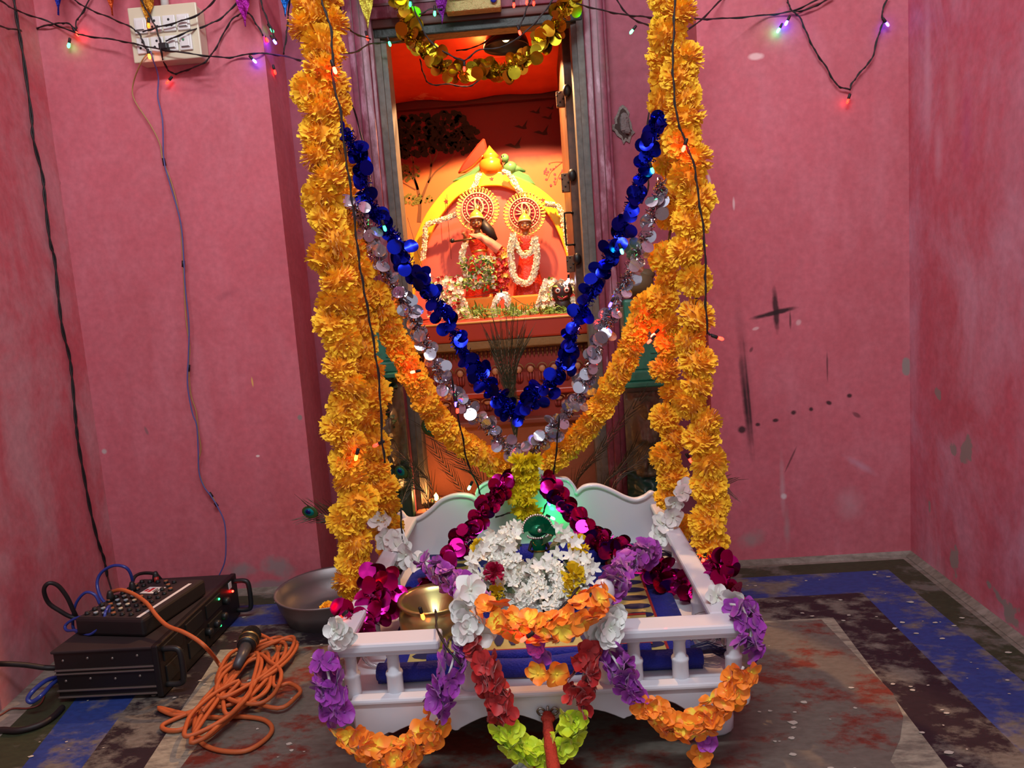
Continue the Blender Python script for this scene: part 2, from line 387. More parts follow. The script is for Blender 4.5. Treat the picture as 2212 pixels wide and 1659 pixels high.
# ------------------------------------------------------------------ floor with painted bands
LOOPS = [[(-1.235, .01), (.96, .01), (.86, -1.95), (-.955, -1.95)],
         [(-1.16, -.030), (.915, -.030), (.835, -1.95), (-.90, -1.95)],
         [(-1.10, -.094), (.846, -.094), (.80, -1.95), (-.70, -1.95)],
         [(-.93, -.218), (.725, -.218), (.66, -1.95), (-.66, -1.95)],
         [(-.785, -.336), (.609, -.336), (.50, -1.95), (-.58, -1.95)]]
b = MB()
for k in range(4):
    o, i = LOOPS[k], LOOPS[k+1]
    for a, c in ((0, 1), (1, 2), (3, 0)):
        b.add([(*o[a], 0), (*o[c], 0), (*i[c], 0), (*i[a], 0)], [(0, 3, 2, 1)], k)
b.add([(*p, 0) for p in LOOPS[4]], [(0, 3, 2, 1)], 4)
med = [(-.66, -1.95), (-.665, -.62), (-.70, -.345), (.58, -.345), (.588, -.55), (.592, -.64), (.575, -.71), (.54, -.77), (.50, -.82), (.50, -1.95)]
b.add([(*p, .0006) for p in med], [tuple(range(len(med)))[::-1]], 5)
FM = [worn('floor grey cement edge', (.26, .225, .19), (.20, .17, .135), .5), worn('floor worn green paint', (.030, .040, .018), (.125, .120, .105), .60, 10, (1, 1.4, 1)),
      worn('floor blue paint', (.018, .045, .215), (.165, .150, .130), .57, 9, (1, 1.4, 1)), worn('floor black paint', (.016, .009, .014), (.175, .160, .132), .55, 12, (1, 1.5, 1)),
      worn('floor cream paint', (.34, .31, .23), (.19, .17, .13), .53, 12), worn('floor red oxide paint', (.165, .026, .014), (.150, .132, .108), .455, 11, (1, 1.5, 1))]
floor = struct(b.build('floor', FM))
struct(MB().box((-1.6, -2.3, -.12), (1.3, 1.05, -.02)).build('floor_base', pm('cement underfloor', (.2, .17, .14), .9)))
bb = MB(); bb.prism([(WX0, 0, 0), (WX0, -.018, 0), (WX0, 0, .010)], (XL-WX0, 0, 0)); bb.prism([(XR, 0, 0), (XR, -.018, 0), (XR, 0, .010)], (WX1-XR, 0, 0))
struct(bb.build('baseboard_back', FM[0]))
bb = MB(); bb.add([(.949, .0, .010), (.876, -1.6, .010), (.930, .0, .001), (.857, -1.6, .001)], [(0, 1, 3, 2)]); struct(bb.build('baseboard_right', FM[0]))
# broken plaster hole in the recess wall
h = thing('wall_hole', 'ragged plaster hole in the shaded pink recess wall right of the door frame', 'hole', P(1347, 270, .155))
b = MB(); out = [(1338, 231), (1345, 226), (1353, 232), (1360, 244), (1358, 252), (1364, 266), (1366, 280), (1372, 286), (1364, 294), (1360, 309), (1352, 304), (1347, 312), (1343, 300), (1333, 293), (1328, 284), (1320, 279), (1322, 269), (1329, 268), (1327, 256), (1333, 246)]
b.prism([P(x, y, .151) for x, y in out][::-1], (0, .006, 0)); b.build('broken_edge', pm('broken cement', (.24, .20, .18), .9, bump=.8, bscale=150), h)
b = MB(); b.prism([P(1347+(x-1347)*.72, 264+(y-264)*.8, .1495) for x, y in out][::-1], (0, .003, 0)); b.build('dark_cavity', pm('hole dark brick', (.05, .028, .024), .95), h)
b = MB(); c = P(1349, 268, .150); b.ball(c, (.014, .012, .030), 10); c2 = P(1355, 283, .146); b.ball(c2, (.009, .008, .009), 8)
for v in range(len(b.v)):
    p = V(b.v[v]); b.v[v] = tuple(p+NZ.noise_vector(p*70)*.004)
b.build('mortar_lump', pm('grey mortar lump', (.19, .155, .15), .9, bump=.6, bscale=200), h)
# ================================================================== SHRINE CHAMBER
GOLD = pm('gold metal', (.85, .50, .10), .28, 1, (.6, .33, .06), 40)
GILT = pm('gilt ornament', (.88, .56, .10), .3, .3, (.75, .40, .06), 60)
BRASSD = pm('dark aged brass', (.20, .125, .045), .42, .85, (.10, .06, .025), 50)
BLACK = pm('black plastic', (.012, .012, .013), .45)
LEAF = pm('leaf green', (.16, .30, .035), .5, 0, (.08, .19, .025), 40)
DLEAF = pm('dark leaf green', (.018, .045, .016), .5, 0, (.03, .06, .02), 60)
WHITEF = pm('fresh white petals', (.90, .90, .84), .6, 0, (.82, .85, .72), 60, sheen=.2)
CREAMF = pm('cream tuberose petals', (.92, .86, .66), .6, 0, (.86, .74, .50), 60)
# --- canopy cloth under the chamber ceiling
b = MB(); n = 18; m_ = 14; x0, x1 = -.64, .42; vs = []
for i in range(n+1):
    for j in range(m_+1):
        u, v = i/n, j/m_
        z = 1.585-.058*v - .022*sin(pi*u)*sin(pi*min(1, v*1.1)) + .005*sin(u*21+v*3) + .006*NZ.noise(V((u*6, v*5, 1)))
        if v > .9: z -= .02*(v-.9)*10*(.5+.5*sin(pi*u))
        vs.append((x0+(x1-x0)*u, .34+(YB-.04-.34)*v, z))
b.add(vs, [(i*(m_+1)+j, (i+1)*(m_+1)+j, (i+1)*(m_+1)+j+1, i*(m_+1)+j+1) for i in range(n) for j in range(m_)])
CL = bpy.data.materials.new('orange red canopy cloth'); nt, N, L, bs = nodes(CL); tc = N.new('ShaderNodeTexCoord')
f = noise_node(N, L, tc, 7, 6, (1, 1.6, 1), (2, 2, 0), .6, dist=1.0)
c_ = mixc(N, L, noise_node(N, L, tc, 25, 3), (.80, .075, .012), (.62, .040, .008))
L.new(mixc(N, L, ramp(N, L, f, .66, .68), c_, (.78, .22, .11)), bs.inputs['Base Color']); bs.inputs['Roughness'].default_value = .8
o = b.build('canopy_cloth', CL, None, True); o.modifiers.new('t', 'SOLIDIFY').thickness = .002
tag(o, 'sagging orange red cloth canopy stretched under the shrine chamber ceiling', 'cloth')
# --- mural painted on the chamber back wall
mural = thing('wall_mural', 'tree, birds and blossom painted on the orange sunset back wall of the shrine', 'mural', P(1040, 400, YB))
def flat(b, pts, Y, mi=0): b.prism([P(x, y, Y) for x, y in pts], (0, .0012, 0), mi)
def strip(b, pts, w, Y):
    pp = [P(x, y, Y) for x, y in spline_px(pts)]; n = len(pp); ws = [w*(1-.75*i/(n-1)) for i in range(n)]
    L_, R_ = [], []
    for i in range(n):
        t = (pp[min(i+1, n-1)]-pp[max(0, i-1)]).normalized(); s = V((-t.z, 0, t.x)); L_.append(pp[i]+s*ws[i]); R_.append(pp[i]-s*ws[i])
    b.add(L_+R_, [(i, i+1, n+i+1, n+i) for i in range(n-1)])
def spline_px(pts): return [(p.x, p.y) for p in spline([(x, y, 0) for x, y in pts], 4)]
YM = YB-.0015
b = MB(); 
for pts, w in (([(905, 480), (907, 440), (900, 400), (885, 372), (868, 350)], .008), ([(906, 440), (918, 410), (930, 375), (930, 340), (920, 310)], .006), ([(903, 410), (895, 380), (893, 345), (900, 310)], .005),
               ([(925, 395), (940, 372), (965, 352), (985, 330)], .004), ([(898, 410), (880, 400), (866, 392)], .003), ([(930, 360), (945, 330), (950, 300)], .004), ([(893, 352), (880, 325), (870, 305)], .003)):
    strip(b, pts, w, YM)
b.build('tree_trunk', pm('painted bark', (.20, .085, .03), .7), mural)
def blobs(b, cx, cy, rx, ry, n, s, Y):
    for k in range(n):
        a = rnd(0, 6.28); r = math.sqrt(random.random()); x, y = cx+rx*r*cos(a), cy+ry*r*sin(a); q = rnd(.5, 1)*s
        flat(b, [(x+q*cos(t*pi/3+k)*rnd(.6, 1), y+q*sin(t*pi/3+k)*rnd(.6, 1)) for t in range(6)], Y-.0004*(k % 3))
b = MB()
for c in ((905, 290, 58, 46, 150), (965, 285, 50, 44, 120), (868, 300, 20, 46, 70), (1002, 300, 36, 30, 50)): blobs(b, *c, 10, YM)
b.build('dark_foliage', pm('painted dark foliage', (.022, .016, .006), .7), mural)
b = MB()
for c in ((880, 372, 28, 18, 60), (890, 430, 24, 12, 45), (862, 440, 12, 20, 25), (925, 430, 10, 8, 10)): blobs(b, *c, 5, YM)
b.build('pale_foliage', pm('painted olive foliage', (.20, .20, .035), .7), mural)
BIRD = pm('painted bird brown', (.055, .006, .004), .7)
for (x, y, s) in ((1158, 240, .8), (1184, 252, .8), (1128, 272, 1), (1172, 284, 1.1), (1112, 312, 1.25), (1190, 232, .6)):
    b = MB(); pts = [(-18, 1), (-7, -2), (0, 2), (4, -3), (12, -14), (8, -1), (10, 6), (3, 7), (-4, 5)]
    b.prism([P(x+px*s, y+py*s, YM) for px, py in pts], (0, .0012, 0)); b.build('painted_bird', BIRD, mural)
b = MB()
for pts in ([(1222, 345), (1205, 358), (1190, 372), (1182, 390)], [(1222, 360), (1208, 378), (1200, 400)], [(1215, 350), (1200, 350), (1188, 352)]): strip(b, pts, .0016, YM)
b.build('blossom_twig', pm('painted twig', (.25, .05, .03), .7), mural)
b = MB(); blobs(b, 1195, 378, 22, 28, 22, 4, YM); b.build('painted_blossom', pm('painted pink blossom', (.55, .06, .08), .7), mural)
# --- hanging lamp shade with its bulb
lp = P(1092, 78, .42); LZ = lp.z
lamp = thing('pendant_lamp', 'black dome lamp shade hanging behind the dark lintel of the shrine', 'lamp', (lp.x, lp.y, LZ))
b = MB(); R_ = .068; pr = [(R_*sin(a), R_*cos(a)*.9) for a in [i*pi/2/9 for i in range(10)]]
b.lathe([(max(r, .004), z) for r, z in pr], 24, M.Translation((lp.x, lp.y, LZ-.035)), cap=False)
o = b.build('lamp_shade', pm('black enamel', (.006, .006, .006), .4), lamp, True); o.modifiers.new('t', 'SOLIDIFY').thickness = .002
b = MB(); b.ball((lp.x, lp.y, LZ-.006), (.013, .013, .011), 10); b.build('bulb', pm('glowing bulb glass', (1, .8, .5), .3, emit=(1, .55, .2), estr=12), lamp, True)
b = MB(); b.tube([(lp.x, lp.y, LZ+.02), (lp.x, lp.y, LZ+.035)], .003); b.build('flex', BLACK, lamp)
# --- wooden door leaf folded back on the right
DW = worn('brown door wood', (.075, .027, .010), (.15, .055, .02), .52, 14, (3, 1, .25), 0, .5, .1, (.05, .02, .01))
dx0 = P(1215, 130, .285).x; dx1 = dx0+.034
dl = thing('door_leaf', 'brown wooden door leaf folded inward at the right of the shrine', 'door', (dx0, .28, .70))
MB().bbox((dx0, .275, .70), (dx1, .68, 1.515), .003).build('leaf_panel', DW, dl)
RUST = pm('rusted bolt plate', (.20, .10, .05), .55, .5, (.07, .03, .018), 60)
def bolt(y, h):
    o1 = P(1222, y, .262); b = MB(); xx = dx0-.004
    b.bbox((xx-.020, .30, o1.z-h/2), (xx+.004, .315, o1.z+h/2), .002)
    for k in range(5): b.ball((xx-.018+.009*(k % 3), .2985, o1.z-h*.4+h*.8*k/4), .0028, 6, 1)
    q = b.build('bolt_plate', [RUST, BLACK], dl)
    b = MB(); b.ball((xx+.010, .262, o1.z+h*.25), (.013, .012, .018), 12); b.tube([(xx+.01, .262, o1.z+h*.25), (xx+.01, .277, o1.z+h*.25)], .005)
    b.build('bolt_knob', BLACK, q, True)
for y, h in ((205, .045), (390, .055), (570, .05)): bolt(y, h)
b = MB(); hx = dx0-.014; z1 = P(1235, 462, .30).z; z0 = P(1235, 530, .30).z
b.tube(spline([(hx+.012, .266, z1), (hx-.006, .262, z1), (hx-.009, .262, z1-.008), (hx-.009, .262, z0+.008), (hx-.006, .262, z0), (hx+.012, .266, z0)], 4), .0028, 8); b.tube([(hx+.012, .266, z1), (hx+.016, .277, z1)], .004); b.tube([(hx+.012, .266, z0), (hx+.016, .277, z0)], .004)
b.build('pull_handle', pm('dark iron', (.03, .022, .018), .4, .8), dl, True)
# --- altar: sill, ledge, carved rows, base
ALT = .25
zs = P(1090, 688, ALT).z; zf = P(1090, 733, ALT).z; zl = P(1090, 752, ALT).z
alt = thing('altar', 'red carved altar with a deep sill across the shrine doorway', 'altar', (-.1, ALT+.3, 0))
ax0, ax1 = OX0-.05, OX1+.06
RP = pm('glossy red altar paint', (.46, .042, .014), .35, 0, (.36, .026, .010), 8)
RP2 = pm('dull red altar paint', (.30, .030, .016), .5, 0, (.20, .018, .010), 12)
b = MB(); b.bbox((ax0, ALT, zf), (ax1, .94, zs), .006); b.build('altar_sill', RP, alt)
b = MB(); b.tube([(ax0, ALT-.002, zs-.006), (ax1, ALT-.002, zs-.006)], .003, 6); b.build('sill_gilt_line', pm('gilt line', (.70, .30, .06), .4), alt)
b = MB(); b.bbox((ax0, ALT+.005, zl), (ax1, .9, zf), .004); b.build('altar_ledge', pm('ochre stone ledge', (.26, .125, .035), .7, bump=.3), alt)
za = P(1090, 845, ALT+.03).z; zb_ = P(1090, 905, ALT+.03).z
MB().box((ax0, ALT+.04, zb_), (ax1, .9, zl)).build('altar_front', RP2, alt)
ORN = pm('carved ornament gilt', (.30, .13, .04), .45, .2, (.12, .05, .02), 40)
b = MB(); k = 46
for i in range(k):
    x = ax0+(ax1-ax0)*(i+.5)/k; b.ball((x, ALT+.034, zl-.012), (.005, .004, .006), 6)
    b.tube([(x, ALT+.036, zl-.017), (x, ALT+.036, zl-.034)], [.004, .0008], 5)
b.tube([(ax0, ALT+.035, zl-.004), (ax1, ALT+.035, zl-.004)], .003); b.build('bead_row', ORN, alt, True)
def scallops(z, w, h, mats, name, n):
    b = MB()
    for i in range(n):
        xc = ax0+(ax1-ax0)*(i+.5)/n; pts = [(xc+w/2*cos(t), ALT+.030, z+h*.35*sin(t)) for t in [pi*j/10 for j in range(11)]]
        b.tube(pts, .0022, 5, 0)
        b.ball((xc, ALT+.037, z-.002), (w*.36, .006, h*.25), 8, 1)
        for q in (-.3, 0, .3): b.tube([(xc+q*w, ALT+.037, z-.01), (xc+q*w*.9, ALT+.034, z-h*.75), (xc+q*w*.3, ALT+.038, z-h)], [.003, .004, .001], 5, 2)
    return b.build(name, mats, alt, True)
PALE = pm('pale carved edge', (.50, .20, .09), .5)  # paler tone for the scallop rims and bosses
scallops(P(1090, 800, ALT+.03).z, .030, .045, [ORN, PALE, RP2], 'carved_petal_row', 17)
b = MB(); z = P(1090, 845, ALT+.03).z; b.bbox((ax0, ALT+.018, z-.016), (ax1, ALT+.06, z+.002), .004); b.build('altar_moulding', RP, alt)
scallops(P(1090, 866, ALT+.03).z, .036, .030, [PALE, PALE, RP2], 'carved_petal_row', 14)
z = P(1090, 905, ALT+.02).z; b = MB(); b.bbox((ax0, ALT+.005, z-.018), (ax1, ALT+.3, z), .005); b.build('altar_moulding', pm('rust red moulding', (.22, .045, .022), .6), alt)
b = MB(); b.box((ax0, ALT+.02, .165), (ax1, .9, z-.018)); b.build('altar_base', pm('rust orange plaster', (.30, .082, .030), .75, 0, (.22, .055, .022), 9, bump=.2), alt)
# step in front that carries the oil lamp
st = struct(MB().bbox((OX0-.03, .10, -.01), (OX1+.03, .275, .165), .006).build('trim_6', pm('terracotta step', (.26, .075, .035), .7, bump=.3)))
dp = Q(942, 1066, .166); dp.y = min(.20, max(.13, dp.y)); dp = P(942, 1066, .16)
dz = .166
diya = thing('oil_lamp', 'small clay oil lamp with a burning flame on the step behind the swing', 'lamp', (dp.x, .16, dz))
b = MB(); b.lathe([(.012, 0), (.022, .008), (.026, .018), (.024, .018), (.016, .010), (.001, .008)], 16, M.Translation((dp.x, .16, dz)), cap=False)
b.build('clay_bowl', pm('soot brown clay', (.10, .045, .02), .8), diya, True)
b = MB(); b.lathe([(.001, 0), (.006, .004), (.0075, .010), (.005, .017), (.0005, .024)], 10, M.Translation((dp.x, .155, dz+.016))); b.build('flame', pm('flame', (1, .6, .2), .5, emit=(1, .42, .10), estr=45), diya, True)
b = MB()
for k in range(26):
    a = rnd(0, 6.28); p = V((dp.x+.02*cos(a)+rnd(-.02, .03), .158+.012*sin(a), dz+.002)); b.petal(p, (cos(a), sin(a), rnd(.1, .9)), (0, 0, 1), .022, .006, .3, None)
tag(b.build('leaf_heap', DLEAF), 'small heap of dry leaves around the clay oil lamp', 'leaves', None, 'stuff')
# --- arch of the deity niche
YA = .74
arch = thing('deity_arch', 'yellow scalloped arch with pink backing behind the two deities', 'arch', P(1065, 680, YA))
apx = [(878, 690), (886, 610), (903, 545), (918, 505), (935, 470), (962, 434), (985, 412), (1012, 398), (1040, 390), (1065, 388), (1090, 390), (1118, 400), (1150, 416), (1178, 437), (1200, 462), (1222, 505), (1240, 560), (1250, 615), (1254, 690)]
cl = spline([P(x, y, YA) for x, y in apx], 4)
YEL = pm('yellow arch paint', (.86, .60, .035), .35, 0, (.80, .50, .025), 10)
b = MB(); n = len(cl); ci = V((-.14, YA, .86)); vs = []
for i, p in enumerate(cl):
    t = (cl[min(i+1, n-1)]-cl[max(0, i-1)]).normalized(); nr = V((-t.z, 0, t.x)); w = .024
    for dy, s in ((-.022, -1), (-.022, 1), (.012, 1), (.012, -1)): vs.append(p+nr*w*s+V((0, dy, 0)))
b.add(vs, [(i*4+j, i*4+(j+1) % 4, (i+1)*4+(j+1) % 4, (i+1)*4+j) for i in range(n-1) for j in range(4)]+[(3, 2, 1, 0), ((n-1)*4, (n-1)*4+1, (n-1)*4+2, (n-1)*4+3)])
o = b.build('arch_band', YEL, arch); bv = o.modifiers.new('b', 'BEVEL'); bv.width = .004; bv.segments = 2
b = MB(); b.prism([p+V((0, .006, 0)) for p in cl], (0, .012, 0)); b.build('pink_backing', pm('salmon backing paint', (.66, .155, .11), .6, 0, (.60, .12, .08), 7), arch)
b = MB()
for (x, y) in ((1062, 386), (964, 435), (930, 478), (1172, 432), (1212, 487)):
    c = P(x, y, YA-.024); b.prism([c+V((.0085*(1 if k % 2 == 0 else .42)*sin(k*pi/5), 0, .0085*(1 if k % 2 == 0 else .42)*cos(k*pi/5))) for k in range(10)], (0, .003, 0))
b.build('painted_stars', pm('red star paint', (.55, .04, .02), .5), arch)
# finial on the arch: pot, red cloth flame, leaves, parrots
b = MB(); c = P(1062, 380, YA); b.lathe([(.012, 0), (.034, .008), (.044, .03), (.038, .052), (.026, .060), (.033, .066), (.022, .078), (.008, .095), (.001, .105)], 20, M.Translation(c), 0); b.build('orange_pot', pm('orange pot glaze', (.80, .22, .02), .28), arch, True)
b = MB(); fl = [(987, 375), (1000, 352), (1015, 332), (1032, 310), (1046, 296), (1052, 318), (1046, 338), (1026, 358), (1005, 372)]
b.prism([P(x, y, YA-.012) for x, y in fl], (0, .022, 0)); o = b.build('red_drape', pm('red glazed drape', (.50, .035, .018), .28), arch); o.modifiers.new('b', 'BEVEL').width = .006
b = MB(); b.tube(spline([P(x, y, YA-.022) for x, y in ((992, 374), (1010, 366), (1028, 352), (1044, 335))], 4), .0035, 6); b.build('gilt_fringe', GOLD, arch, True)
GRN = pm('jade green glaze', (.10, .26, .10), .3, 0, (.07, .20, .07), 8)
for pts in ([(975, 392), (990, 382), (1012, 372), (1035, 357), (1042, 362), (1022, 383), (1000, 390)], [(1098, 372), (1120, 368), (1142, 378), (1158, 400), (1138, 396), (1115, 388)]):
    b = MB(); b.prism([P(x, y, YA-.016) for x, y in pts], (0, .02, 0)); o = b.build('green_leaf', GRN, arch); o.modifiers.new('b', 'BEVEL').width = .004
for sx, (hx, hy) in ((1, (1090, 342)),):
    b = MB(); h_ = P(hx, hy, YA-.02); bd = P(hx+12, hy+20, YA-.01); tl = P(hx+45, hy+28, YA)
    b.ball(h_, .016, 12); b.ball(bd, (.026, .020, .022), 12); b.tube([bd, tl], [.02, .004], 8); b.tube([h_, h_+V((-.012, -.008, -.004)), h_+V((-.014, -.009, -.016))], [.007, .005, .001], 8, 1)
    for s in (-1, 1): b.ball(h_+V((-.006, -.0135, .005))+V((s*.004, 0, 0)), .0028, 6, 2)
    b.build('parrot', [GRN, pm('red beak', (.5, .04, .03), .4), BLACK], arch, True)
# --- small flower makers -------------------------------------------------------
def floret(b, p, z, s, n=5, mi=0, wide=.42):
    fr = rot_to(z); 
    for k in range(n):
        a = 2*pi*k/n+rnd(-.15, .15); d = fr @ V((cos(a), sin(a), rnd(.05, .5))); b.petal(p, d, fr @ V((0, 0, 1)), s, s*wide, .15, None, rows=3, mi=mi)
def rope_of_florets(pts, r, per_m, s, mi=0, b=None, front=True):
    b = b or MB(); pp = resample(pts, step=.004); L_ = sum((a-c).length for a, c in zip(pp, pp[1:]))
    b.tube(pp[::2] if len(pp) > 4 else pp, r*.55, 6, mi)
    for k in range(int(L_*per_m)):
        i = random.randrange(len(pp)); a = rnd(0, 6.28); t = (pp[min(i+1, len(pp)-1)]-pp[max(0, i-1)]).normalized(); o_ = t.orthogonal().normalized()
        d = M.Rotation(a, 3, t) @ o_
        if front and d.y > .45: d.y = -d.y
        floret(b, pp[i]+d*r*.55, d, s, 5, mi)
    return b
def leaf(b, p, d, ln, wd, mi=0): b.petal(p, d, (rnd(-.3, .3), -.5, 1), ln, wd, rnd(-.4, .3), None, rows=4, mi=mi, fold=.25)
# garlands on the arch
for pts, lab in (([(913, 560), (918, 520), (922, 487), (945, 478), (970, 470), (988, 462)], 'white flower garland looped across the left limb of the yellow arch'),
                 ([(1035, 376), (1030, 392), (1022, 408), (1018, 420)], 'short pink white garland hanging over the arch crown above the flute player'),
                 ([(1088, 372), (1102, 378), (1112, 395), (1122, 412), (1134, 420)], 'pink white garland draped off the parrot perch on the arch'),
                 ([(1180, 440), (1205, 446), (1215, 470), (1222, 510), (1236, 560), (1246, 600)], 'white flower garland along the right limb of the yellow arch')):
    o = rope_of_florets(spline([P(x, y, YA-.05) for x, y in pts], 4), .010, 420, .008).build('arch_garland', CREAMF)
    tag(o, lab, 'garland', 'white garlands on the deity arch')
# --- deities ---------------------------------------------------------------------
def finger_hand(b, w, d, s, curl=.4):
    d = V(d).normalized(); sd = d.cross(V((0, -1, 0))); sd = sd.normalized() if sd.length > .01 else V((1, 0, 0)); nn = sd.cross(d)
    b.ball(w+d*s*.4, (s*.42, s*.26, s*.5), 8)
    for k in range(4):
        q = w+d*s*.75+sd*(k-1.5)*s*.2; l = s*(.55, .68, .62, .48)[k]
        b.tube([q, q+d*l*.5+nn*curl*l*.15, q+d*l*.85+nn*curl*l*.5], [s*.11, s*.1, s*.07], 5)
    q = w+d*s*.3+sd*s*.38; b.tube([q, q+sd*s*.3+d*s*.25, q+sd*s*.32+d*s*.5], [s*.13, s*.11, s*.08], 5)
def deity(name, label, base, H, skin, skirt_m, top_m, hair_m, lean, arms, crown=True, halo=None, veil=None):
    """base: foot point, H: total height to the crown of the head"""
    t = thing(name, label, 'deity figure', base); X = lambda x, y, z: V(base)+V((x*H, y*H, z*H))
    b = MB()
    # one body: legs, torso, neck, head as a loft of ellipses, then limbs; welded by a remesh
    rings = [(.10, .10, .07, 0), (.30, .105, .075, 0), (.50, .10, .07, lean*.2), (.60, .082, .06, lean*.4), (.68, .10, .066, lean*.6), (.755, .118, .066, lean*.8), (.79, .085, .052, lean), (.81, .036, .034, lean), (.84, .034, .034, lean),
             (.855, .050, .050, lean), (.885, .066, .066, lean), (.92, .074, .074, lean), (.955, .068, .070, lean), (.985, .042, .045, lean), (1.0, .006, .006, lean)]
    n = 18; vs = []
    for z, rx, ry, sx in rings:
        for j in range(n):
            a = 2*pi*j/n; vs.append(X(sx*.1+rx*cos(a), ry*sin(a), z))
    fs = [(i*n+j, i*n+(j+1) % n, (i+1)*n+(j+1) % n, (i+1)*n+j) for i in range(len(rings)-1) for j in range(n)]+[tuple(range(n))[::-1], tuple((len(rings)-1)*n+j for j in range(n))]
    b.add(vs, fs); hx = lean*.1
    b.tube([X(hx, -.070, .925), X(hx, -.088, .895), X(hx, -.074, .886)], [.006*H, .013*H, .008*H], 6)        # nose
    b.ball(X(hx, -.066, .866), (.024*H, .014*H, .009*H), 8)                                                        # mouth
    for s in (-1, 1): b.ball(X(hx+s*.074, 0, .905), (.012*H, .016*H, .024*H), 8); b.ball(X(hx+s*.035, -.05, .885), (.024*H,)*3, 8)
    for sh, el, wr, hd in arms:
        b.tube([X(*sh), X(*el), X(*wr)], [.034*H, .027*H, .019*H], 8); finger_hand(b, X(*wr), V(hd), .045*H)
    o = b.build('body', skin, t, True); r = o.modifiers.new('weld', 'REMESH'); r.mode = 'VOXEL'; r.voxel_size = .009*H; r.use_smooth_shade = True
    e = MB()
    for s in (-1, 1): e.ball(X(hx+s*.028, -.068, .915), (.016*H, .008*H, .008*H), 8); e.ball(X(hx+s*.028, -.0745, .915), (.007*H, .004*H, .007*H), 6, 1)
    e.build('eyes', [pm('painted eye white', (.8, .78, .7), .3), BLACK], t, True)
    e = MB(); e.ball(X(hx, -.079, .866), (.020*H, .005*H, .005*H), 6); e.build('lips', pm('red lips', (.45, .03, .03), .4), t, True)
    hb = MB(); hb.ball(X(hx, .022, .935), (.084*H, .074*H, .078*H), 14)
    if veil: hb.tube([X(.05, .02, .93), X(.13, .02, .80), X(.20, .03, .70)], [.05*H, .07*H, .03*H], 8)
    if hair_m: hb.build('hair', hair_m, t, True)
    sk = MB(); sk.lathe([(.205*H, 0), (.21*H, .015*H), (.185*H, .15*H), (.145*H, .33*H), (.105*H, .50*H), (.088*H, .58*H), (.085*H, .60*H)], 48, M.Translation(V(base)) @ M.Diagonal((1, .72, 1, 1)), cap=False, mod=lambda a, z: 1+.055*sin(a*12)*max(0, 1-z/(.55*H)))
    sk.build('skirt', skirt_m, t, True)
    tr = MB(); tr.lathe([(.212*H, .002*H), (.222*H, .012*H), (.212*H, .03*H)], 48, M.Translation(V(base)) @ M.Diagonal((1, .72, 1, 1)), cap=False); tr.build('skirt_hem', GOLD, t, True)
    tp = MB(); tp.lathe([(.095*H, .575*H), (.112*H, .66*H), (.128*H, .74*H), (.10*H, .785*H)], 20, M.Translation(V(base)+V((hx*H*.7, 0, 0))) @ M.Diagonal((1, .62, 1, 1)), cap=False); tp.build('bodice', top_m, t, True)
    be = MB(); be.lathe([(.095*H, .575*H), (.104*H, .59*H), (.095*H, .605*H)], 20, M.Translation(V(base)) @ M.Diagonal((1, .66, 1, 1)), cap=False)
    be.tube([X(hx*.8+.085*cos(a), -.062-.028*sin(-a)*0, .755+.07*sin(a)) for a in [pi+pi*i/10 for i in range(11)]], .008*H, 6); be.build('ornaments', GOLD, t, True)
    pe = MB(); pe.tube([X(hx+.082*cos(a), -.082*sin(a), .957+.018*sin(a)) for a in [pi*i/12 for i in range(13)]], .011*H, 6); pe.build('brow_band', pm('pearl band', (.80, .66, .50), .35), t, True)
    if crown:
        cr = MB(); c = X(hx, 0, .96)
        cr.lathe([(.080*H, 0), (.092*H, .012*H), (.080*H, .024*H), (.078*H, .04*H), (.060*H, .07*H), (.03*H, .095*H), (.012*H, .11*H), (.001*H, .125*H)], 20, M.Translation(c)); cr.build('crown', GILT, t, True)
    if halo:
        c, R_ = halo; c = V(c); RED = pm('halo red velvet', (.42, .012, .03), .5); RIM = pm('halo pale rim', (.80, .50, .32), .35)
        hl = MB()
        for k in range(36):
            a = 2*pi*k/36; d = V((cos(a), 0, sin(a))); hl.petal(c+d*R_*.74, d, (0, -1, 0), R_*.27, R_*.075, .1, .9, rows=3); hl.ball(c+d*R_*1.0+V((0, -.002, 0)), R_*.045, 6)
        hl.build('halo_petals', pm('halo gold petals', (.88, .66, .16), .3, .15, (.80, .52, .09), 30), t, True)
        d_ = MB(); d_.lathe([(R_*.76, 0), (R_*.76, .004), (.0005, .004)], 40, M.Translation(c) @ M.Rotation(pi/2, 4, 'X')); d_.build('halo_disc', RED, t)
        ri = MB()
        for q in (.74, .52): ri.tube([c+V((q*R_*cos(a), -.006, q*R_*sin(a))) for a in [2*pi*i/40-.6 for i in range(41)]], R_*.035, 6)
        for k in range(28): a = 2*pi*k/28; ri.ball(c+V((.63*R_*cos(a), -.006, .63*R_*sin(a))), R_*.045, 6)
        for k in range(9): a = pi*(k-1)/7; ri.tube([c+V((.1*R_*cos(a), -.007, .1*R_*sin(a))), c+V((.47*R_*cos(a), -.007, .47*R_*sin(a)))], [R_*.05, R_*.012], 5)
        ri.build('halo_beads', RIM, t, True)
        je = MB(); tp_ = [c+V((R_*.30*sin(a)*(.6+.4*cos(a/2)), -.012, R_*(.12-.36*cos(a)))) for a in [2*pi*i/24 for i in range(25)]]
        je.tube(tp_, R_*.05, 6); je.ball(c+V((0, -.012, R_*.02)), (R_*.13, .004, R_*.15), 10, 1); je.ball(c+V((0, -.014, R_*.02)), (R_*.06, .005, R_*.08), 8); je.build('halo_jewel', [RIM, GOLD], t, True)
    return t, X
RSK = pm('red sequined silk', (.50, .010, .010), .35, .1, (.62, .06, .02), 120, bump=.4, bscale=140)
YD = .60
kb = P(1044, 652, YD); hk = P(1030, 478, YD); HK = (hk.z-kb.z)*1.07
